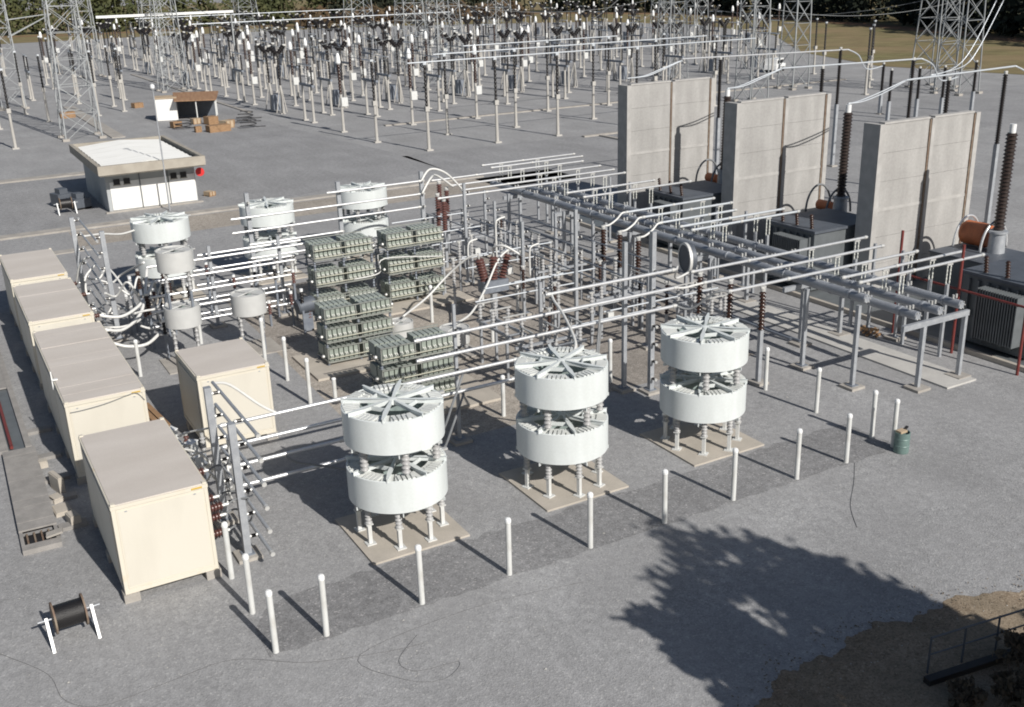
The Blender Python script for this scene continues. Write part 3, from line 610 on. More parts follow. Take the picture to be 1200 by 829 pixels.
# three red bushings on a box
t = thing('switchgear', 'grey switch box with three splayed red-brown bushings on a post', 'switchgear', (16.7, 19.35, 0))
MB().box(-.12, .12, -.12, .12, 0, 1.55).obj('post', 'galvanised', t); MB().box(-.65, .65, -.3, .3, 1.55, 2.1).obj('case', 'dull_steel', t)
for k in (-1, 0, 1):
    b = MB().insul((k*.45, 0, 2.1), (k*.75, -.1, 3.2), .22, .55, 8, 12).obj('bushing', 'red_glaze', t); MB().cyl((k*.75, -.1, 3.2), (k*.8, -.1, 3.45), .05).obj('stud', 'clamp', b)
tag(MB().tube([(17.5, 19.25, 3.4), (16.9, 19.2, 3.0), (15.9, 18.6, 2.0), (14.6, 17.6, 1.3), (13.4, 16.8, 1.25)], .05, 8).obj('jumper_cable', 'flex_white'), 'long white cable looping down to the small low coil', 'cable')
tag(MB().tube([(15.9, 19.25, 3.4), (15.5, 19.6, 3.2), (14.8, 20.2, 2.4), (13.6, 20, 1.6), (11.9, 18.9, 1.3)], .05, 8).obj('jumper_cable', 'flex_white'), 'long white cable looping down to the coil at the rack foot', 'cable')
tag(MB().tube([(16.7, 19.25, 3.4), (16.6, 19, 3.7), (16.9, 18.5, 3.8), (17.6, 18.2, 3.3)], .05, 8).obj('jumper_cable', 'flex_white'), 'white cable arched over the splayed red bushings', 'cable')
for x, y, z1, z0 in ((17.6, 20.6, 4.6, 2.6), (18.7, 19.4, 3.4, 1.9), (16.4, 21.2, 3.6, 2.7)):
    tag(MB().tube([(x, y, z0), (x, y, z1-.4), (x+.1, y, z1-.1), (x+.5, y, z1)], .045, 8).obj('bus_riser', 'flex_white'), 'upright white riser tube bent over at its top', 'busbar', 'white riser tubes')
# low disconnect switches
def low_switch(x, y, rz, i):
    t = thing('disconnect_switch', 'low disconnect switch on a grey frame in the middle of the yard', 'switch', (x, y, 0), rz, 'low disconnect switches')
    for px in (-1.1, 1.1):
        for py in (-.35, .35): MB().box(px-.05, px+.05, py-.05, py+.05, 0, 1.75).obj('leg', 'galvanised', t)
    MB().bar((-1.4, -.35, 1.8), (1.4, -.35, 1.8), .1).bar((-1.4, .35, 1.8), (1.4, .35, 1.8), .1).bar((-1.1, -.295, 1.79), (-1.1, .295, 1.79), .08).bar((1.1, -.295, 1.79), (1.1, .295, 1.79), .08).obj('frame', 'galvanised', t)
    for px in (-1.1, 0, 1.1):
        MB().insul((px, -.35, 1.86), (px, -.35, 2.55), .1, .6, 5, 8).obj('insulator', 'grey_glaze', t)
        MB().insul((px, .35, 1.86), (px, .35, 2.55), .1, .6, 5, 8).obj('insulator', 'grey_glaze', t)
        MB().bar((px, -.5, 2.6), (px, .5, 2.6), .06, .05).obj('blade', 'clamp', t)
    MB().box(-.9, -.6, -.6, -.4, .8, 1.2).obj('drive_box', 'post_white', t)
for i, (x, y, rz) in enumerate(((20.6, 15.0, 0), (20.9, 20.4, 0), (20.8, 24.3, 0), (21.2, 28.6, .0), (22.2, 11.2, 1.57), (14.6, 10.9, 0), (15.6, 28.4, 0), (20.4, 31.5, 0), (14.0, 13.8, 1.57))): low_switch(x, y, rz, i)
for i in range(26):
    x, y = random.uniform(14.5, 23.2), random.uniform(10.5, 31)
    bushing_col(x, y, random.uniform(.9, 1.6), random.uniform(2.0, 2.7), 'small brown insulator on a low pedestal among the low switches', 'small insulators among the low switches', random.choice(['brown_glaze', 'grey_glaze', 'grey_glaze']), .1, base=.1, foot=False)
for i in range(12):
    y = 10.8+i*1.75; z = random.choice((1.7, 2.7, 2.8)); x = random.uniform(14.5, 17.5)
    busbar((x, y, z), (x+random.uniform(4, 6), y, z), 'thin low tube crossing the middle of the yard', 'thin low tubes', r=.035, m='aluminium_far')
for i in range(4):
    x = 19.3+i*1.25; busbar((x, 10.2+i, 2.72), (x, 31-i, 2.72), 'thin low tube running lengthwise through the yard', 'thin lengthwise tubes', r=.035, m='dull_steel')
for x, y0, y1, z in ((22.9, 6.6, 16, 1.62), (23.9, 7.1, 15, 1.2)):
    busbar((x, y0, z), (x, y1, z), 'dark low tube beside the walkway', 'dark low tubes by the walkway', r=.05, m='dull_steel')
t = thing('drum_reactor', 'big dark drum with a pale rim hanging under the tubes by the ducts', 'drum', (23.2, 13.6, 3.3))
MB().lathe([(0, 0), (.62, 0), (.66, .04), (.66, .3), (.62, .34), (0, .34)], (0, 0, 0), (.9, -.25, 0), 28).obj('drum', 'tank_top', t); MB().lathe([(.60, -.02), (.70, -.02), (.70, .1), (.60, .1)], (0, 0, 0), (.9, -.25, 0), 28).obj('rim', 'flex_white', t); MB().bar((.1, 0, -.65), (.1, 0, -3.3), .12).obj('post', 'galvanised', t)

# ------------------------------------------------------------------ ducts and frames
for i, (x, y0, z) in enumerate(((24.45, 4.4, 3.52), (25.75, 3.1, 2.95), (26.9, 3.05, 2.95), (28.15, 3.1, 2.95))):
    t = thing('bus_duct', ['thick round grey bus duct ending short on the tall frame leg', 'thick grey bus duct next to the raised one on the tall leg', 'thick grey bus duct in the middle of the low end frame', 'thick grey bus duct on the transformer side of the low frame'][i], 'bus duct', (x, y0, z), 0, None if i == 0 else 'grey bus ducts'); L = 33.5-y0
    MB().lathe([(0, 0), (.15, 0), (.17, .03), (.17, L), (0, L)], (0, 0, 0), (0, 1, 0), 16).obj('casing', 'duct_grey', t)
    f = MB()
    for k in range(9): f.lathe([(.17, -.05), (.2, -.05), (.2, .05), (.17, .05)], (0, .8+k*3.5, 0), (0, 1, 0), 16)
    tag(f.obj('flange', 'duct_grey', t), kind='stuff')
    b = MB()
    for k in range(14):
        for sx in (-.09, .09): b.cyl((sx, .35+k*2.15, .19), (sx, .35+k*2.15, .34), .045, n=6)
    tag(b.obj('stud', 'clamp', t), kind='stuff')
    e = MB()
    for k in range(6): a = k*math.pi/3; e.cyl((.14*math.cos(a), -.04, .14*math.sin(a)), (.14*math.cos(a), 0, .14*math.sin(a)), .025, n=6)
    tag(e.obj('bolt', 'clamp', t), kind='stuff')
def portal(y, xs, z, label, xa, xb):
    t = thing('duct_frame', label, 'frame', (0, y, 0), 0, 'frames under the bus ducts')
    MB().bar((xa, 0, z), (xb, 0, z), .14, .22).obj('beam', 'galvanised', t)
    for x in xs:
        MB().box(x-.075, x+.075, -.08, .08, .1, z-.11).obj('leg', 'galvanised', t); MB().box(x-.35, x+.35, -.35, .35, -.05, .1).obj('footing', 'concrete', t)
for k, y in enumerate((3.05, 9.2, 15.2, 21.2, 27.2, 33)):
    portal(y, (26.05, 28.35), 2.62, 'grey steel frame at the open end of the ducts' if k == 0 else 'grey steel frame carrying the ducts further along', 24.9, 28.5)
for y in (4.5, 7.15, 13.0, 19.0, 25.0, 31.0):
    support(24.15, y, 3.3, [], 'single tall leg under the leftmost bus duct', w=.15, group='legs under the leftmost duct')
# tubes over the ducts
GS = ['tubes over the near end of the ducts', 'tubes over the middle of the ducts', 'tubes over the far end of the ducts']
SL = [[(9.75, 20.4, 30.2), (8.28, 19.8, 29.6), (6.85, 19.8, 30.0), (5.78, 24.5, 31.5), (4.95, 24.5, 31.65)],
      [(20.2, 24.7, 30.4), (18.8, 24.7, 30.4), (17.35, 24.65, 29.4), (16.15, 24.9, 31.4), (15.3, 24.9, 31.6)],
      [(36.8, 25.5, 32.5), (35.7, 25.55, 32.4), (34.1, 20.7, 31.4), (32.0, 20.9, 31.3), (30.4, 20.8, 31.2), (29.1, 18.7, 31.1), (26.1, 25.0, 31.0), (24.6, 25.1, 32.4)]]
for gi, grp in enumerate(SL):
    for y, x0, x1 in grp:
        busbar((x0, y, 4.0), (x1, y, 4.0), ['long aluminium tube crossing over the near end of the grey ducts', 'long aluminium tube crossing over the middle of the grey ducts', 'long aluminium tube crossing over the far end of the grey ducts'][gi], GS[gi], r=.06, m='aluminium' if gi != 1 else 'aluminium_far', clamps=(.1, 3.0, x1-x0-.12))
        for x in (26.9, 29.6):
            if x0 < x < x1:
                t = thing('post_insulator', 'small white insulator pair between a duct and a tube above it', 'insulator', (x, y, 3.16 if x < 29 else 3.1), 0, 'white insulators on the ducts')
                MB().insul((-.1, 0, 0), (-.1, 0, .74 if x < 29 else .8), .034, .7, 5, 6).obj('porcelain', 'bushing_white', t); MB().insul((.1, 0, 0), (.1, 0, .74 if x < 29 else .8), .034, .7, 5, 6).obj('porcelain', 'bushing_white', t)
                MB().box(-.16, .16, -.04, .04, .74 if x < 29 else .78, .8 if x < 29 else .86).obj('clamp', 'clamp', t)
                if x > 29: MB().box(-.06, .06, -.06, .06, -3.1, -.0).obj('post', 'galvanised', t)
for y in (7.5, 9.0, 17.2, 19.4, 27, 29): support(29.9, y, 3.9, [], 'slim grey post beside the transformer slab', w=.11, group='slim posts by the transformer slab')
for (x, y) in ((16.9, 29.2), (17.2, 30.6), (18.4, 31.9), (18.9, 33.9)):
    bushing_col(x+2.2, y, 2.1, 3.8, 'red-brown insulator below the far tubes', 'red insulators below the far tubes', 'red_glaze', .17, base=.15)
for i, (x, y) in enumerate(((18.0, 30.2), (18.2, 31.4))):
    tag(MB().tube([(18.2, 30, LV[6-i]+.06), (18.9, 30.3, 5.4-.5*i), (19.8, y, 5.1-.3*i), (20.9, y+.2, 4.0)], .06, 8).obj('jumper_cable', 'flex_white'), 'white cable arching from the rear tubes to the far tubes', 'cable', 'arching white cables')

# ------------------------------------------------------------------ fire walls
def firewall(y, h, label):
    t = thing('fire_wall', label, 'wall', (34, y, 0)); W = 7.0
    for px, w in ((0, .32), (3.55, .22), (W-.26, .3)):
        c = MB().box(px, px+w, -.06, .5 if px else .95, 0, h+.02).obj('column', 'wall_edge', t)
        if px: MB().box(px-.1, px-.002, -.03, .1, 0, h-.02).obj('joint', 'reel_flange', c)
    n = 6
    for xa, xb in ((.323, 3.445), (3.775, W-.365)):
        for k in range(n):
            o = random.uniform(0, .012); MB().box(xa, xb, .02+o, .34, h*k/n+.006, h*(k+1)/n-.006-(.0 if k < n-1 else .12*0)).obj('panel', 'wall_concrete', t)
    MB().box(.323, W-.27, .1, .3, 0, h-.1).obj('core', 'wall_concrete', t)
    for xa, xb in ((.323, 3.445), (3.775, W-.365)): MB().box(xa, xb, -.01, .36, h+.003, h+.1).obj('coping', 'wall_edge', t); MB().box(xa, xb, .003, .05, h*.5-.09, h*.5+.07).obj('seam', 'wall_edge', t)
for y, h, lab in ((33.1, 8.5, 'grey concrete fire wall farthest from the green drum'), (22.9, 8.28, 'grey concrete fire wall in the middle of the three'), (12.95, 8.15, 'grey concrete fire wall beside the orange oil tank')): firewall(y, h, lab)
# transformers
def transformer(y, label, bx, by, deep, paint='tank_grey'):
    t = thing('power_transformer', label, 'transformer', (31.7, y, .09))
    MB().box(0, 4.2, 0, 3.3, .1, 2.95).obj('tank', 'tank_grey', t); MB().box(-.1, 4.3, -.1, 3.4, 2.95, 3.08).obj('cover', 'tank_top', t)
    MB().box(4.302, 7.4, -.1, deep, .1, 2.1).obj('rear_tank', 'tank_grey', t); MB().box(4.25, 7.45, -.15, deep+.05, 2.1, 2.18).obj('rear_cover', 'tank_top', t)
    for k in range(7): MB().box(-.14, -.002, .2+k*.45, .3+k*.45, .3, 2.8).obj('stiffener', 'tank_grey', t)
    for j in range(16): MB().box(-.7, -.16, .25+j*.12, .3+j*.12, .6, 2.7).obj('radiator_fin', 'tank_grey', t)
    MB().lathe([(0, 0), (.16, 0), (.16, .05), (0, .05)], (-.16, 2.9, 1.3), (-1, 0, 0), 12).obj('gauge', 'clamp', t)
    if paint == 'orange_paint': MB().lathe([(0, 0), (.5, .02), (.57, .12), (.57, 1.3), (.5, 1.38), (0, 1.4)], (bx+.2, by-.2, 2.8), (0, 1, 0), 24).obj('conservator', paint, t)
    else: MB().lathe([(0, 0), (.25, .02), (.28, .1), (.28, 1.0), (0, 1.02)], (bx+.2, by, 2.5), (0, 1, 0), 16).obj('oil_vessel', 'orange_paint', t)
    for k in (-.15, 1.35): MB().tube([(bx+.2+.95*math.cos(a*math.pi/8), by-.3+k, 2.2+1.4*math.sin(a*math.pi/8)) for a in range(9)], .06, 8, 3).obj('arched_pipe', 'aluminium' if paint == 'orange_paint' else 'cable_grey', t)  # silver pipes coloured darker grey in the far bays to imitate wall shade
    px, py = bx, by-.75
    b = MB().lathe([(0, 2.1), (.4, 2.1), (.36, 3.1), (.44, 3.12), (.44, 3.22), (.28, 3.25), (0, 3.25)], (px, py, 0), n=16).obj('turret', 'galvanised', t)
    MB().insul((px, py, 3.25), (px+.03, py-.03, 7.75), .27, .75, 26, 16).obj('bushing', 'bush_dark', b); MB().cyl((px+.03, py-.03, 7.75), (px+.03, py-.03, 8.15), .15).obj('cap', 'cap_white', b)
    for k in range(3): MB().insul((.3, .5+k*1.0, 3.08), (.2, .5+k*1.0, 3.8), .11, .6, 6, 10).obj('low_bushing', 'brown_glaze', t)
    return t
t = transformer(2.5, 'dark grey transformer with orange oil tank beside the open gravel', 6.4, 7.25, 8.5, 'orange_paint')
transformer(14.3, 'dark grey transformer between the middle wall and the wall by the orange tank', 6.5, 5.35, 6.8)
transformer(24.4, 'dark grey transformer between the two farther fire walls', 7.0, 5.5, 7.0)
# red deluge pipework
def redframe(y0, y1, label):
    t = thing('sprinkler_frame', label, 'pipe frame', (30.35, y0, 0)); L = y1-y0
    for k, yy in enumerate((0, L/2, L)):
        MB().cyl((0, yy, 0), (0, yy, 4.6 if k else 2.8), .06, n=8).obj('pipe', 'red_pipe', t)
    MB().cyl((0, 0, 2.75), (0, L, 2.75), .05, n=8).obj('pipe', 'red_pipe', t)
    m = MB()
    for k in range(8): m.cyl((0, L*(k+.5)/8, 2.7), (.25, L*(k+.5)/8, 2.7), .025, n=6)
    m.obj('nozzle', 'red_pipe', t)
redframe(1.9, 8.0, 'dark red sprinkler pipe frame before the transformer with the orange tank')
for x, y, s in ((29.3, 8.6, .3), (29.5, 8.2, .25)):
    t = thing('wooden_crate', 'broken wooden packing on the ground beside the ducts', 'crate', (x, y, 0), random.uniform(0, 1), 'wooden packing by the ducts')
    for k in range(3): MB().box(-s, s, -s*.7+k*s*.5, -s*.7+k*s*.5+s*.35, .02+.1*k, .1+.1*k).obj('plank', 'wood', t)
    MB().box(-s, -s+.1, -s*.7, s*.7, .3, .4).obj('batten', 'wood', t)
# high side tubes beyond the walls
def ptube(pts, lab, grp, r=.09, m='aluminium_far'): tag(MB().tube(pts, r, 8).obj('overhead_tube', m), lab, 'busbar', grp)
HV = 'overhead tubes leading away from the fire walls'
for bxx, byy, yy, xa, xb, xc in ((38.2, 18.9, 18.9, 39.2, 40.8, 42.5), (38.7, 29.15, 29.2, 39.9, 41.3, 43.2), (38.2, 39.0, 39, 39.8, 41.2, 43.0)):
    for q in (-.14, .14):
        ptube([(bxx, byy, 8.3), (xa, yy+q, 8.35), (xb, yy+q, 8.7), (xc, yy+q*.3, 9.2)], 'twin pale cables rising from bushing to overhead tube', 'rising cables', .034, 'aluminium_far')
for y, x0, x1, z0, z1 in ((18.9, 42.5, 51.7, 9.2, 9.35), (29.2, 43.2, 56, 9.2, 9.0), (39, 43, 59.3, 9.3, 9.0)):
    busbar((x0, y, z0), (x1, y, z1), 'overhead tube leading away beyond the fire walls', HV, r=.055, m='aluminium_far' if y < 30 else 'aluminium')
    for x in (x0+3.5, x1-.8): 
        bushing_col(x, y, 4.9, z0-.25, 'tall dark insulator on a pale pole behind the fire walls', 'tall insulators behind the fire walls', 'black_glaze', .16, base=.24)
    ptube([(x1, y, z1), (x1+1.2, y, z1-.5), (x1+2.2, y, z1-1.6), (x1+4, y, z1-1.5)], 'grey cable drooping from the end of an overhead tube', 'drooping cables', .05)
ptube([(64.2, 30, 12.5), (62.2, 30, 9.4), (60.6, 30, 8.1), (58, 30, 7.6)], 'pale line cable sweeping up to the right-hand tower', 'line cables to tower', .035, 'aluminium_far')
ptube([(65.0, 30, 12.5), (62.9, 30, 9.3), (61.4, 30, 8.1), (58, 30, 7.7)], 'pale line cable sweeping up to the right-hand tower', 'line cables to tower', .035, 'aluminium_far')
for x, y in ((85.4, 58.4), (93.2, 53), (84, 52.5), (80.5, 53), (86.5, 51.5)):
    bushing_col(x, y, 2.2, 5.2, 'dark insulator on a short pole on the open gravel', 'dark insulators on the open gravel', 'black_glaze', .2, base=.3)
t = thing('cable_drum', 'orange cable drum and timber behind the middle fire wall', 'drum', (47.5, 21.2, 0)); MB().lathe([(0, 0), (.9, 0), (.9, .1), (.5, .1), (.5, .8), (.9, .8), (.9, .9), (0, .9)], (0, 0, .9), (1, -.5, 0), 18).obj('reel', 'wood', t); MB().box(-1.2, -.3, .5, 1.5, 0, 1.0).obj('crate', 'cardboard', t)

# ------------------------------------------------------------------ far switchyard
POLE = MB().box(-.32, .32, -.32, .32, -.05, .14).lathe([(.17, .14), (.13, 3.95), (0, 3.95)], n=8).mesh('pole', 'pole_concrete')
COLL = MB().box(-.2, .2, -.2, .2, 3.6, 4.05).mesh('collar', 'pole_concrete')
INS4 = MB().insul((0, 0, 4.05), (0, 0, 7.75), .15, .65, 10, 8).mesh('insulator', 'black_glaze')
CAP4 = MB().box(-.16, .16, -.1, .1, 7.75, 7.95).mesh('cap', 'aluminium_far')
def bus_post():
    t = thing('post_insulator', 'black post insulator on a pale concrete pole in the far yard', 'insulator', (0, 0, 0), 0, 'post insulators in the far switchyard')
    for n, m in (('pole', POLE), ('collar', COLL), ('insulator', INS4), ('cap', CAP4)): link(n, m, t)
    return t
def ct():
    t = thing('current_transformer', 'brown insulator with white pointed head in the far yard', 'transformer', (0, 0, 0), 0, 'current transformers in the far switchyard')
    link('pole', POLE, t); MB().box(-.35, .35, -.25, .25, 2.7, 3.6).obj('box', 'post_white', t).location = (.3, 0, 0)
    MB().insul((0, 0, 3.95), (0, 0, 7.0), .21, .7, 9, 8).obj('insulator', 'brown_glaze', t)
    MB().lathe([(.18, 7.0), (.27, 7.15), (.24, 7.7), (.12, 8.1), (0, 8.15)], n=10).obj('head', 'cap_white', t)
    return t
def disc():
    t = thing('disconnector', 'pair of pale poles carrying a beam with insulators in the far yard', 'disconnector', (0, 0, 0), 0, 'disconnectors in the far switchyard')
    for y in (-1.5, 1.5): link('pole', POLE, t, (0, y, 0))
    MB().bar((0, -2.2, 4.1), (0, 2.2, 4.1), .3, .25).obj('beam', 'dull_steel', t)
    for y in (-1.9, 0, 1.9): MB().insul((0, y, 4.22), (0, y, 6.2), .13, .65, 7, 8).obj('insulator', 'black_glaze' if y else 'grey_glaze', t)
    MB().cyl((0, -2.1, 6.3), (0, 2.1, 6.35), .06, n=6).obj('arm', 'aluminium_far', t)
    return t
def breaker():
    t = thing('circuit_breaker', 'twin-column breaker with black forked heads in the far yard', 'breaker', (0, 0, 0), 0, 'circuit breakers in the far switchyard')
    for y in (-2.2, 2.2):
        b = MB().box(-.3, .3, y-.3, y+.3, -.05, .12)
        for a in range(3):
            q = a*2.094+.5; b.bar((.75*math.cos(q), y+.75*math.sin(q), .12), (.1*math.cos(q), y+.1*math.sin(q), 3.3), .1)
        b.lathe([(.17, .12), (.14, 3.4), (0, 3.4)], (0, y, 0), n=8).obj('stand', 'pole_concrete', t)
        MB().insul((0, y, 3.4), (0, y, 7.1), .16, .65, 10, 8).obj('insulator', 'black_glaze', t)
        h = MB()
        for sx in (-1, 1): h.insul((sx*.12, y, 7.1), (sx*.85, y, 8.0), .34, .75, 4, 8)
        h.obj('head', 'black_glaze', t); MB().cbox((-.92, y, 8.08), (.4, .35, .22)).obj('head_cap', 'clamp', t); MB().cbox((.92, y, 8.08), (.4, .35, .22)).obj('head_cap', 'clamp', t)
    MB().box(-.5, .5, -.45, .45, .3, 2.1).obj('drive_box', 'dull_steel', t)
    return t
KIND = {'P': bus_post(), 'C': ct(), 'D': disc(), 'B': breaker()}; USED = set()
def put(k, x, y, rz=0):
    if k in USED: dup(KIND[k], (x, y, 0), rz)
    else: USED.add(k); KIND[k].location = (x, y, 0); KIND[k].rotation_euler = (0, 0, rz)
SEQ = [('P', 76), ('C', 85.3), ('D', 96.5), ('B', 108.3), ('C', 118.6), ('D', 124.6), ('P', 132.5), ('D', 140.8), ('C', 147), ('B', 155), ('D', 166), ('C', 173), ('B', 184), ('D', 196), ('P', 208), ('C', 214), ('B', 224), ('D', 236), ('P', 245), ('C', 254), ('B', 266), ('D', 280)]
COLS = [34.7, 42.6, 50.5, 60.2, 68.6, 77.2, 87, 95.5, 104]
for ci, x in enumerate(COLS):
    for k, y in SEQ:
        if ci >= 6 and y > 245: continue
        if ci >= 3 and k == 'C' and y < 90: k = 'P'
        if ci >= 6 and y < 90: continue
        put(k, x+random.uniform(-.2, .2), y+random.uniform(-.2, .2))
for x in (36.4, 43.7, 50.6, 60.2): put('P', x, 67.9)
for x in (38.7, 46.6, 55.3, 64.4, 73): 
    for k, y in (('D', 102), ('C', 113), ('P', 127), ('D', 148), ('C', 160), ('P', 178), ('D', 202)): put(k, x+random.uniform(-.3, .3), y+random.uniform(-.5, .5))
for x in (113, 122, 131, 142, 153, 165):
    for k, y in SEQ:
        if .95*x < y < 262: put(k, x+random.uniform(-.4, .4), y+random.uniform(-.4, .4))
for x, y in ((105.9, 87), (104.4, 77.3), (113, 95.8), (107, 109), (109.3, 115.5), (98, 72), (112, 84)): put('P', x, y)
for x, y, k in ((3.6, 96.9, 'P'), (3.7, 115.5, 'P'), (9.5, 119.2, 'P'), (15.6, 121, 'P'), (19.2, 123.6, 'P'), (15.8, 138.4, 'P'), (19.2, 131, 'P'), (16, 174.8, 'P'), (16, 166, 'P'), (8, 130, 'P'), (3, 138, 'P'), (-1, 126, 'P'), (11, 150, 'D'), (17.5, 152, 'D'), (5, 160, 'D'), (24, 178, 'D'), (18, 190, 'C'), (9, 185, 'C'), (-4, 150, 'C'), (-3, 112, 'P'), (22, 140, 'D'), (25, 160, 'P'), (27, 172, 'D'), (21, 200, 'B'), (28, 205, 'B'), (12, 204, 'D'), (4, 200, 'P'), (-8, 170, 'D'), (-10, 140, 'P'), (0, 175, 'P'), (24, 222, 'C'), (14, 226, 'P'), (6, 222, 'P')): put(k, x, y)
for y in (67.9, 76.1, 85.3):
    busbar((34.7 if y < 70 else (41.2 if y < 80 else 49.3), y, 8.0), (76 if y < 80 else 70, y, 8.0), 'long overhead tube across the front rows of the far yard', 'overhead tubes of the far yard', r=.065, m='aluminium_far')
for x in COLS[:6]:
    busbar((x, 96, 6.4), (x, 140, 6.5), 'lengthwise overhead tube between breakers of the far yard', 'lengthwise tubes of the far yard', r=.035, m='dull_steel')
for y in (190, 245): busbar((45, y, 8.1), (100, y, 8.1), 'cross tube above the deep rows of the far yard', 'cross tubes of the far yard', r=.09, m='aluminium_far')
for i, (a, b) in enumerate((((34.7, 68, 8.1), (11, 101, 21)), ((42.6, 76, 8.1), (30.8, 147, 20)), ((50.5, 85, 8.1), (63.5, 119, 19)), ((60.2, 85, 8.1), (92, 103, 20)), ((68.6, 96, 7), (70, 145, 20)), ((77.2, 96, 7), (128, 142, 20)), ((87, 108, 8), (128, 142, 19)), ((63.5, 119, 12), (92, 103, 12)), ((30.8, 147, 11), (63.5, 119, 11)), ((11, 101, 9), (7.4, 139, 10)), ((11, 101, 7.5), (-12, 112, 8)), ((92, 103, 11), (106.5, 65.5, 12)), ((83.5, 76.5, 11), (106.5, 65.5, 11)), ((70, 145, 12), (112, 190, 12)), ((42.6, 108, 8), (50.5, 108, 8)), ((50.5, 108, 8), (60.2, 108, 8)), ((34.7, 108, 8), (42.6, 108, 8)), ((34.7, 155, 8), (42.6, 155, 8)), ((42.6, 155, 8), (50.5, 155, 8)))):
    A, B = Vector(a), Vector(b); L = (B-A).length
    tag(MB().tube([A+(B-A)*t-Vector((0, 0, 4*t*(1-t)*L*.06)) for t in (0, .17, .33, .5, .67, .83, 1)], .022, 5, 3).obj('conductor', 'lattice'), 'thin conductor sagging between structures of the far yard', 'wire', 'sagging conductors of the far yard')
# lattice towers
def tower(x, y, b, tw, h, label, n=11, arm=None):
    t = thing('lattice_tower', label, 'tower', (x, y, 0), 0, None); q = .12
    def P(i, z):
        s = b/2+(tw/2-b/2)*z/h; sx, sy = ((-1, -1), (1, -1), (1, 1), (-1, 1))[i % 4]; return (sx*s, sy*s, z)
    for i in range(4):
        MB().bar(P(i, 0), P(i, h), q).obj('leg', 'lattice', t)
        m = MB(); zs = [h*(1-(1-k/n)**1.15) for k in range(n+1)]
        for z0, z1 in zip(zs, zs[1:]): m.bar(P(i, z0), P(i+1, z1), .06); m.bar(P(i+1, z0), P(i, z1), .06); m.bar(P(i, z1), P(i+1, z1), .055)
        tag(m.obj('bracing', 'lattice', t), kind='stuff')
        c = P(i, 0); MB().box(c[0]-.35, c[0]+.35, c[1]-.35, c[1]+.35, -.05, .25).obj('footing', 'concrete', t)
    if arm:
        z, L = arm; m = MB()
        for sy in (-.8, .8): m.bar((.9, sy, z), (L, 0, z+.6), .1); m.bar((.9, sy, z-2.2), (L, 0, z+.55), .1)
        m.obj('crossarm', 'lattice', t)
for i, a in enumerate(((10.6, 101, 3.7, 2.1, 27, 'tall lattice tower right behind the low white building'), (7.4, 139, 3.0, 1.7, 26, 'lattice tower with a pointed side arm at the edge of the yard'), (30.8, 147, 3.8, 2.2, 28, 'lattice tower beside the open shed with the brown roof'),
        (78, 268, 6, 2.4, 30, 'distant lattice tower in front of the olive trees'), (80.5, 194, 5.5, 2.4, 30, 'lattice tower rising from the deepest breaker rows'), (63.5, 119, 4.5, 2, 28, 'lattice tower standing among the front breakers'), (70, 145, 4.5, 2, 28, 'lattice tower behind the front breaker rows'),
        (92, 103, 3.4, 1.9, 27, 'slim lattice tower seen above the farthest fire wall'), (83.5, 76.5, 2.8, 1.8, 27, 'slim lattice tower seen above the middle fire wall'), (97, 83.5, 2.8, 1.8, 27, 'slim lattice tower next to the open field'), (106.5, 65.5, 3.6, 2, 28, 'lattice tower at the field edge with line cables'), (110, 72, 4, 1.8, 28, 'lattice tower half hidden by the one with line cables'), (44, 222, 5, 2.2, 28, 'distant lattice tower behind the far switchyard'), (140, 168, 4, 2, 28, 'lattice tower rising behind the slim towers near the field'), (128, 142, 3.6, 2, 28, 'lattice tower among the breakers beyond the fire walls'), (112, 190, 4.5, 2, 28, 'lattice tower deep in the yard beyond the fire walls'), (25, 186, 3.6, 2.0, 28, 'lattice tower carrying the end of the pale gantry beam'), (118, 236, 5, 2.2, 28, 'distant lattice tower by the clay track'))):
    tower(*a, arm=(11.5, 6.8) if i == 1 else None)
t = thing('gantry_beam', 'long pale gantry beam high above the far yard', 'beam', (21.6, 150, 11.1)); MB().bar((0, 0, 0), (20.5, 0, 0), .35, .36).obj('beam', 'cap_white', t)
for x in (9, 20.2): MB().bar((x, .3, -.2), (x, .3, -11.1), .2).obj('leg', 'lattice', t)
t = thing('parked_van', 'small white vehicle parked beyond the far tubes', 'van', (112, 103, 0), .5)
MB().box(-2.2, 2.2, -.95, .95, .45, 1.15).obj('body', 'cap_white', t); MB().box(-2.0, 1.3, -.9, .9, 1.152, 2.0).obj('cabin', 'cap_white', t); MB().box(-1.6, 1.1, -.92, -.89, 1.3, 1.8).obj('window', 'dark', t)
for px in (-1.4, 1.4):
    for py in (-.95, .75): MB().cyl((px, py, .38), (px, py+.2, .38), .38, n=14).obj('wheel', 'dark', t)

# ------------------------------------------------------------------ low building
t = thing('low_building', 'low white building with beige parapet and white metal roof', 'building', (6.0, 57.25, 0))
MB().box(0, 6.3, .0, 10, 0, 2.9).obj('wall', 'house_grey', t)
MB().box(.25, 2.3, -.06, -.002, .15, 2.15).obj('front_panel', 'house_white', t); MB().box(2.36, 4.3, -.06, -.002, .15, 2.15).obj('front_panel', 'house_white', t); MB().box(4.36, 6.25, -.06, -.002, .15, 2.15).obj('front_panel', 'house_white', t)  # white stops short; grey strip above is the eaves' shadow put into colour
MB().box(-.3, 6.6, -.35, -.07, -.05, .1).obj('plinth', 'concrete', t)
for x in (.75, 1.45, 4.75, 5.45):
    w = MB().box(x-.22, x+.22, -.09, -.062, 1.95, 2.35).obj('window', 'dark', t); MB().box(x-.27, x+.27, -.1, -.063, 1.88, 1.945).obj('sill', 'parapet', w)
x0, x1, y0, y1 = -.65, 6.75, -1.95, 11.4
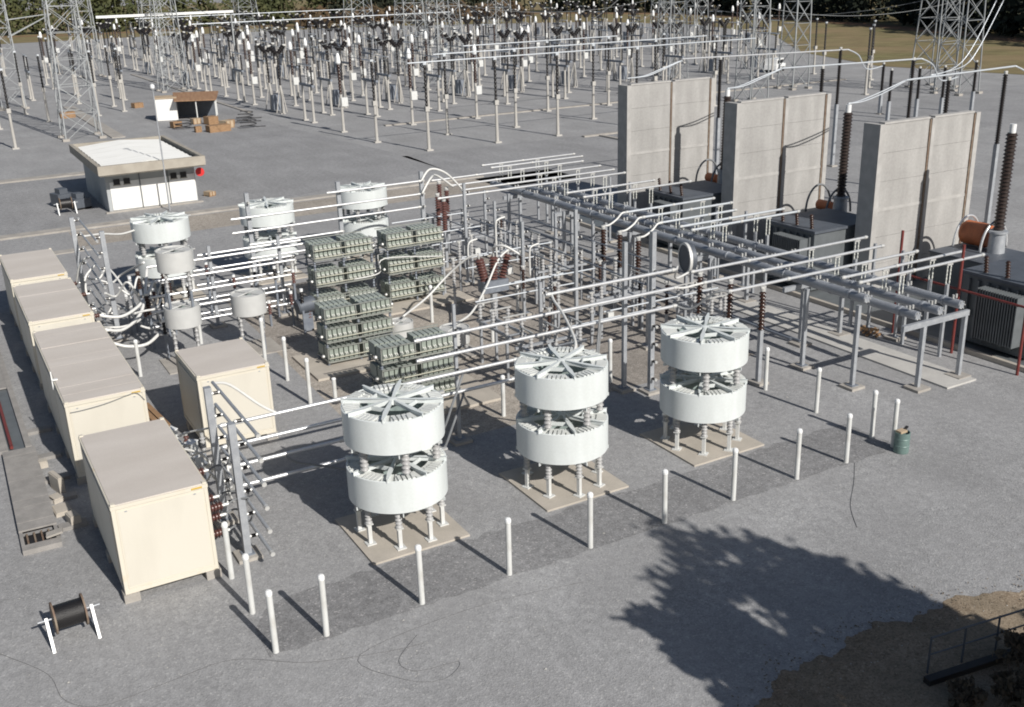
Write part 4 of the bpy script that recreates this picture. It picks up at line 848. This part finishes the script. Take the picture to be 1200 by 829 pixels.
p = MB(); p.box(x0, x1, y0, y0+.28, 2.98, 3.62).box(x0, x1, y1-.28, y1, 2.98, 3.62).box(x0, x0+.28, y0+.28, y1-.28, 2.98, 3.62).box(x1-.28, x1, y0+.28, y1-.28, 2.98, 3.62)
p.obj('parapet', 'parapet', t); MB().box(x0+.3, x1-.3, y0+.3, y1-.3, 2.96, 3.24).obj('roof_deck', 'dark', t); MB().box(x0+.1, x1-.1, y0+.1, y1-.1, 2.9, 2.955).obj('soffit', 'parapet', t)
xm = (x0+x1)/2
for k in range(9):
    a = y0+.75+k*1.33
    for xa, za, xb, zb in ((x0+.55, 3.36, xm, 3.62), (xm, 3.62, x1-.55, 3.36)):
        r = MB(); r.quad((xa, a, za), (xb, a, zb), (xb, a+1.2, zb+.07), (xa, a+1.2, za+.07)); r.quad((xa, a, za-.06), (xb, a, zb-.06), (xb, a, zb), (xa, a, za)); r.obj('roof_sheet', 'roof_white', t)
MB().bar((2.33, -.09, .1), (2.33, -.09, 2.6), .07).bar((4.33, -.09, .1), (4.33, -.09, 2.6), .07).obj('downpipe', 'tank_grey', t)
tag(MB().lathe([(0, 0), (.32, 0), (.32, .06), (0, .06)], (12.55, 56.6, 2.3), (-.35, -1, .2), 16).bar((12.55, 56.7, 2.3), (12.4, 57.2, 2.3), .05).obj('round_sign', 'red_sign'), 'round red disc fixed at the corner of the low building', 'sign')
t = thing('lamp_mast', 'thin grey mast with a white top in front of the low building', 'mast', (9.78, 55.3, 0)); MB().lathe([(.06, 0), (.04, 8.5), (0, 8.5)], n=8).obj('pole', 'galvanised', t); MB().lathe([(.08, 8.5), (.16, 8.6), (.16, 8.8), (0, 8.9)], n=10).obj('top', 'cap_white', t)
# open shed + crates
t = thing('open_shed', 'open shed with white end wall and flat brown roof', 'shed', (20.4, 109.5, 0), -.25)
MB().box(0, 2.4, 0, .1, .05, 2.6).obj('end_wall', 'house_white', t); MB().box(0, 2.4, .102, 3, .05, 2.6).obj('wall', 'tank_grey', t); MB().box(-.1, 2.5, -.1, 3.1, 2.6, 2.7).obj('cap', 'cardboard', t)
r = MB(); r.quad((2.2, -1.6, 2.45), (7.0, -1.6, 2.35), (7.4, 3.6, 2.85), (2.0, 3.6, 2.95)); r.quad((2.2, -1.6, 2.35), (7.0, -1.6, 2.25), (7.0, -1.6, 2.35), (2.2, -1.6, 2.45)); r.quad((2.0, 3.6, 2.85), (7.4, 3.6, 2.75), (7.0, -1.6, 2.25), (2.2, -1.6, 2.35)); r.obj('roof', 'brown_roof', t)
for q in ((6.8, -1.4), (4.6, -1.4), (6.9, 3.3)): MB().box(q[0], q[0]+.12, q[1], q[1]+.12, 0, 2.3).obj('pillar', 'post_white', t)
MB().box(2.402, 6.8, 3.1, 3.2, .05, 2.6).obj('back_wall', 'tank_top', t)
def crate(x, y, w, d, h, rz, m, z=0):
    t = thing('wooden_crate', 'orange-brown wooden crate in the heap before the open shed', 'crate', (x, y, z), rz, 'crates before the shed')
    w, d, h = w*.8, d*.8, h*.8
    MB().box(-w/2, w/2, -d/2, d/2, .08, h).obj('box', m, t)
    b = MB()
    for k in (-.45, 0, .45): b.box(k*w-.05, k*w+.05, -d/2-.03, -d/2-.002, .08, h)
    b.box(-w/2, w/2, -d/2, -d/2+.1, 0, .08).box(-w/2, w/2, d/2-.1, d/2, 0, .08); b.obj('batten', 'wood', t)
for a in ((20.9, 102, 1.3, 1.2, .9, .2, 'wood'), (22.0, 96.5, .8, .7, .8, .1, 'wood'), (24.0, 95.6, 3.0, 1.6, .9, .12, 'wood'), (25.6, 98.0, 1.4, 1.6, 1.0, .4, 'cardboard'), (25.0, 102.5, 1.6, 1.4, 1.1, .3, 'wood'), (26.6, 100.5, 1.0, 1.0, .7, .6, 'wood'), (23.6, 104, 1.2, 1.0, .8, .2, 'cardboard'), (13.6, 59.0, .7, .9, .45, .4, 'cardboard'), (12.0, 122, 2.2, 1.4, .9, .1, 'wood'), (21.5, 127, 1.6, 1.2, .8, .3, 'wood')): 
    crate(*a)
for x, y in ((21.3, 100.2), (28.5, 101), (27.5, 96), (29.5, 104)):
    t = thing('scrap_heap', 'dark coil of cable dumped beside the crates', 'cable coil', (x, y, 0), 0, 'cable coils by the crates')
    MB().tube([(.9*math.cos(a*.7), .5*math.sin(a*.7), .1+.04*a) for a in range(22)], .06, 6, 3).obj('coil', 'cable_black', t); MB().tube([(.9, 0, .1), (1.4, .2, .05), (1.9, -.1, .06)], .05).obj('tail', 'cable_black', t)
for x, y, h in ((3.5, 62, 1.0), (4.4, 60.4, .8)):
    t = thing('machine', 'dark machinery stored in the shade beside the low building', 'machine', (x, y, 0), .3, 'machines by the building'); MB().box(-.6, .6, -.7, .7, .15, h).box(-.3, .3, -.4, .4, h, h+.35).obj('body', 'tank_top', t); MB().cyl((-.62, -.5, .2), (.62, -.5, .2), .2).obj('roller', 'dark', t)

# ------------------------------------------------------------------ cable reels
def reel(x, y, rz, label, sc=1):
    t = thing('cable_reel', label, 'cable reel', (x, y, 0), rz); t.scale = (sc,)*3
    MB().lathe([(0, 0), (.36, 0), (.36, .78), (0, .78)], (-.39, 0, .78), (1, 0, 0), 28).obj('cable_winding', 'reel_black', t)
    for sx in (-.44, .39): MB().lathe([(0, 0), (.47, 0), (.47, .05), (0, .05)], (sx, 0, .78), (1, 0, 0), 28).obj('flange', 'reel_flange', t)
    MB().cyl((-.85, 0, .78), (.85, 0, .78), .03, n=8).obj('axle', 'galvanised', t)
    for sx in (-.62, .62):
        MB().bar((sx, -.55, 0), (sx, 0, .85), .08, .08).obj('leg', 'cap_white', t)
        MB().bar((sx, .5, 0), (sx, .03, .8), .05).bar((sx, -.5, .06), (sx, .5, .04), .035).obj('brace', 'dull_steel', t)
reel(-4.15, 3.35, R(3), 'black cable reel on a white stand near the end cabin', .86)
reel(3.35, 59.0, 0, 'dark cable reel on a white stand by the low building', .95)
t = thing('metal_drum', 'green drum with a crumpled lid beside the corner white post', 'drum', (21.22, -.4, 0)); t.scale = (.88, .88, .9)
MB().lathe([(0, .0), (.27, .0), (.28, .03), (.28, .27), (.295, .29), (.28, .31), (.28, .54), (.295, .56), (.28, .58), (.28, .8), (.25, .8), (.25, .7), (0, .7)], n=20).obj('barrel', 'can_teal', t); MB().cbox((-.05, .02, .83), (.34, .26, .08)).obj('debris', 'cardboard', t); MB().bar((.0, 0, .82), (.34, .1, .9), .1, .05).obj('lid', 'dark', t)
tag(MB().tube([(-6.3, 4.2, .012), (-5.6, 3.2, .012), (-4.9, 2.0, .012), (-4.7, .8, .012), (-4.0, .15, .012), (-2.6, .2, .012), (-1, .25, .012), (.5, -.8, .012), (2.2, -1.4, .012), (3.2, -1.6, .012)], .005, 5).obj('loose_wire', 'wire_grey'), 'thin dark wire trailing from the cable reel across the gravel', 'wire')
tag(MB().tube([(3.2, -1.2, .012), (2.4, -1.9, .012), (2.6, -2.5, .012), (3.6, -2.7, .012), (3.0, -3.1, .012), (2.2, -2.6, .012), (1.7, -1.2, .012), (5, -.9, .012), (8, -1.4, .012)], .004, 5).obj('loose_wire', 'wire_grey'), 'thin tangled wire lying on the gravel before the white posts', 'wire')
tag(MB().tube([(19.3, -.2, .01), (18.2, -1.2, .01), (17.0, -2.2, .01), (16.2, -3.2, .01)], .006, 5).obj('loose_wire', 'wire_grey'), 'thin wire on the gravel leading from the posts to the tree shade', 'wire')

# ------------------------------------------------------------------ cable trench on the left
t = thing('cable_trench', 'concrete cable trench with lids and one open end beside the cabins', 'trench', (-4.8, 8.3, 0), R(-1))
MB().box(0, .1, 0, 7.6, 0, .16).box(.95, 1.05, 0, 7.6, 0, .16).box(.1, .95, 0, .35, 0, .16).obj('wall', 'lid_concrete', t); MB().box(.1, .95, .35, 1.2, 0, .02).obj('floor', 'dark', t)  # near-black floor colour stands in for the shade inside a deep trench
for k in range(4): MB().bar((.2+.2*k, .4, .05), (.2+.2*k, 1.2, .06), .05).obj('cable', 'reel_flange', t)
for k in range(12):
    MB().box(.0, 1.05, 1.2+k*.535+.006, 1.2+(k+1)*.535-.006, .163, .215+random.uniform(0, .012)).obj('lid', 'lid_concrete', t)
MB().bar((.7, .5, .22), (1.15, .45, .3), .3, .06).obj('loose_lid', 'concrete', t)
t = thing('cable_trench', 'long concrete trench continuing past the farther cabins', 'trench', (-4.75, 16.2, 0), 0)
MB().box(0, .3, 0, 30, 0, .14).box(.85, 1.05, 0, 30, 0, .14).obj('wall', 'lid_concrete', t); MB().box(.3, .85, .05, 30, 0, .03).obj('floor', 'tank_grey', t)
for k in range(3, 40): MB().box(.3, .85, 5+k*.6+.01, 5.6+k*.6-.01, .06, .12).obj('lid', 'lid_concrete', t)
MB().cyl((.42, .2, .12), (.42, 6.4, .12), .06).obj('pipe', 'red_pipe', t)
for y in (9.2, 11.3, 12.9, 14.9, 17.5): tag(MB().box(-3.7, -2.9, y, y+.35, 0, .12).obj('concrete_beam', 'lid_concrete'), 'low concrete crossing between trench and cabins', 'concrete beam', 'crossings beside the trench')
for x, y, w, d, h, rz in ((-3.25, 9.5, .3, .5, .35, .2), (-3.35, 12.2, .18, .8, .55, .25), (-3.5, 11.5, .35, .5, .12, .3), (-3.45, 10.6, .5, .7, .1, .1), (-3.55, 14.4, .3, .3, .2, 0)):
    o = MB().box(-w/2, w/2, -d/2, d/2, 0, h).box(-w/2+.03, w/2-.03, -d/2+.03, d/2-.03, h, h+.03).obj('concrete_block', 'pad_concrete'); o.location = (x, y, 0); o.rotation_euler = (0, 0, rz); tag(o, 'loose tan block lying between trench and cabins', 'block', 'loose blocks by the trench')
for x, y, rz in ((-1.9, 46.0, .1), (-.9, 46.3, .05)):
    o = MB().box(-.45, .45, -.3, .3, 0, .12).box(-.4, .4, -.25, .25, .12, .14).obj('concrete_block', 'pad_concrete'); o.location = (x, y, 0); o.rotation_euler = (0, 0, rz); tag(o, 'pale flat slab lying beyond the far cabin', 'block', 'flat slabs beyond the cabins')
t = thing('pallet', 'wooden boards lying beside the short cabin', 'pallet', (.35, 16.6, 0), .1)
for k in range(4): MB().box(-.5+.25*k, -.3+.25*k, -1.3, 1.3, .12, .16).obj('plank', 'wood', t)
MB().box(-.5, .45, -1.2, -1.05, 0, .118).box(-.5, .45, 1.05, 1.2, 0, .118).obj('bearer', 'wood', t)

# ------------------------------------------------------------------ shade tree, shrubs, railing in the foreground corner
def leafy(center, rad, n, size, rnd, m, name, parent, clump=26):
    mb = MB(); cl = []
    for _ in range(clump):
        while True:
            p = Vector((rnd.uniform(-1, 1), rnd.uniform(-1, 1), rnd.uniform(-1, 1)))
            if p.length < 1: break
        cl.append((p*.86, rnd.uniform(.14, .36)))
    for _ in range(n):
        c, r = rnd.choice(cl); d = Vector((rnd.gauss(0, 1), rnd.gauss(0, 1), rnd.gauss(0, 1))).normalized()*r*rnd.uniform(.3, 1)
        q = c+d; p = Vector((center[0]+q.x*rad[0], center[1]+q.y*rad[1], center[2]+q.z*rad[2]))
        u = Vector((rnd.gauss(0, 1), rnd.gauss(0, 1), rnd.gauss(0, 1))).normalized(); v = u.orthogonal().normalized(); s = size*rnd.uniform(.6, 1.3)
        mb.quad(tuple(p-u*s-v*s*.45), tuple(p+u*s*.1-v*s*.7), tuple(p+u*s+v*s*.1), tuple(p-u*s*.1+v*s*.7))
    return tag(mb.obj(name, m, parent), kind='stuff')
rnd = random.Random(3)
def tree(x, y, h, rad, cz, label, n, size, m='leaf', clump=40):
    t = thing('shade_tree', label, 'tree', (x, y, 0)); k = MB()
    k.lathe([(.34, 0), (.26, 1.2), (.2, h*.5), (.08, h*.92), (0, h*.93)], n=10).obj('trunk', 'bark', t)
    for i in range(11):
        a = i*2.4; z = cz-rad[2]*.75+i*rad[2]*.13; L = rad[0]*.8
        MB().tube([(0, 0, z), (L*.4*math.cos(a), L*.4*math.sin(a), z+.7), (L*math.cos(a), L*math.sin(a), z+.9)], .055, 6, 3).obj('limb', 'bark', t)
    leafy((0, 0, cz), rad, n, size, rnd, m, 'crown', t, clump); return t
tree(14.2, -20.6, 14, (3.1, 3.2, 5.0), 8.9, 'leafy tree whose crown shades the gravel beside the white posts', 5200, .19, clump=95)
tree(20.8, -29.2, 13, (4.5, 3.8, 4.2), 8.6, 'second leafy tree shading the earth bank by the railing', 7000, .24, clump=60)
tree(11.0, -16.9, 9, (1.9, 1.9, 1.9), 7.2, 'smaller leafy tree added out of view to widen the gravel shade', 3500, .18, clump=40)  # unseen tree, added to stretch the cast shadow on its left side
tree(15.8, -24.5, 11, (4.6, 4.2, 4.0), 7.6, 'third leafy tree behind the shaded earth bank', 7000, .22, clump=90)
t = thing('railing', 'dark metal railing standing in shade on the brown earth', 'railing', (12.5, -8.75, 0), R(-8))
for k in range(4): MB().cyl((k*1.0, 0, 0), (k*1.0, 0, .95), .025, n=8).obj('post', 'tank_top', t)
MB().cyl((0, 0, .95), (3.0, 0, .95), .025, n=8).obj('rail', 'tank_top', t); MB().cyl((0, 0, .5), (3.0, 0, .5), .02, n=8).obj('rail', 'tank_top', t); MB().box(-.3, 3.2, -.4, -.2, 0, .15).obj('kerb', 'dark', t)
for i, (x, y, r) in enumerate(((14.6, -9.9, .9), (13.2, -10.4, .7), (12.2, -9.9, .5))):
    t = thing('shrub', 'low dry shrub on the shaded earth by the railing', 'shrub', (x, y, 0), 0, 'shrubs by the railing')
    k = MB()
    for j in range(7): a = j*.9; k.tube([(0, 0, 0), (.3*r*math.cos(a), .3*r*math.sin(a), .5*r), (.7*r*math.cos(a), .7*r*math.sin(a), .9*r)], .015, 5, 2)
    k.obj('stem', 'bark', t); leafy((0, 0, r*.55), (r, r, r*.55), 500, .07, rnd, 'leaf_dry', 'foliage', t)
# ------------------------------------------------------------------ wood beyond the field
def wood(sub, m, lab, seed, dens=1.0, H=(13, 19)):
    rr = random.Random(seed); mb = MB(); P = [Vector(p) for p in sub]
    for a, b in zip(P, P[1:]):
        L = (b-a).length; nrm = Vector((-(b-a).y, (b-a).x)).normalized()
        if nrm.dot(Vector((1, 1))) < 0: nrm = -nrm
        for k in range(int(L/3.6*dens)):
            for row in range(3):
                p = a+(b-a)*rr.random()+nrm*(2+row*7+rr.uniform(-3, 3)); h = rr.uniform(*H); w = rr.uniform(3.0, 5.0)
                x, y = p
                mb.bar((x, y, 0), (x+rr.uniform(-.4, .4), y, h*.8), .35)
                lo = h*rr.uniform(.0, .08)
                for _ in range(130 if row < 2 else 60):
                    th = rr.uniform(0, 6.28); u = rr.random(); z = lo+(h-lo)*u; q = w*math.sqrt(max(.05, 1-(2*u-.9)**2))*rr.uniform(.45, 1.05)
                    c = Vector((x+q*math.cos(th), y+q*math.sin(th), z)); e = Vector((rr.gauss(0, 1), rr.gauss(0, 1), rr.gauss(0, .6))).normalized(); f = e.orthogonal().normalized(); s = rr.uniform(.5, 1.1)
                    mb.quad(tuple(c-e*s), tuple(c-f*s*.7), tuple(c+e*s), tuple(c+f*s*.7))
    return tag(mb.obj('woodland', m), lab, 'woodland', kind='stuff')
wood(WOOD[:5], 'leaf_olive', 'olive green wood along the far edge behind the left yard', 1, .8)
wood(WOOD[4:8], 'leaf_dark', 'dark wood behind the far switchyard', 2, .8)
wood(WOOD[7:], 'leaf_dark', 'dark wood beyond the grass field', 5, 1.1)
wood([(WOOD[4][0]-20, WOOD[4][1]-25), (170, 330), (205, 330)], 'leaf_brown', 'reddish brown scrub in front of the dark wood', 6, .7, (3, 7))
# ------------------------------------------------------------------ loose pale stones
rr = random.Random(11); mb = MB()
for _ in range(2600):
    y = -8+38*rr.random()**1.6; x = rr.uniform(-7, 24); s = rr.uniform(.008, .022)
    if rr.random() < .02: s *= 2
    i = len(mb.v); mb.v += [(x+s*rr.uniform(.7, 1.3), y, s*.3), (x, y+s, s*.35), (x-s, y, s*.3), (x, y-s*rr.uniform(.7, 1.2), s*.3), (x, y, s*.9), (x, y, -.01)]
    for q in ((0, 1, 4), (1, 2, 4), (2, 3, 4), (3, 0, 4)): mb.f.append(tuple(i+k for k in q)); mb.sm.append(False)
tag(mb.obj('loose_stones', 'pebble'), 'pale loose stones scattered over the gravel', 'stones', kind='stuff')
lr = random.Random(21); mb = MB()
for _ in range(700):
    x, y0 = lr.choice(dirt[:200]); x += lr.gauss(0, .5); y = y0+lr.gauss(-.1, .45); q = lr.uniform(.015, .05); a = lr.uniform(0, 6.28); z = .02+lr.uniform(0, .02)
    c, d = math.cos(a)*q, math.sin(a)*q; mb.quad((x-c, y-d, z), (x+d*.5, y-c*.5, z+.012), (x+c, y+d, z+.004), (x-d*.5, y+c*.5, z+.015))
tag(mb.obj('leaf_litter', 'litter'), 'dry leaf litter along the edge of the brown earth', 'leaves', kind='stuff')
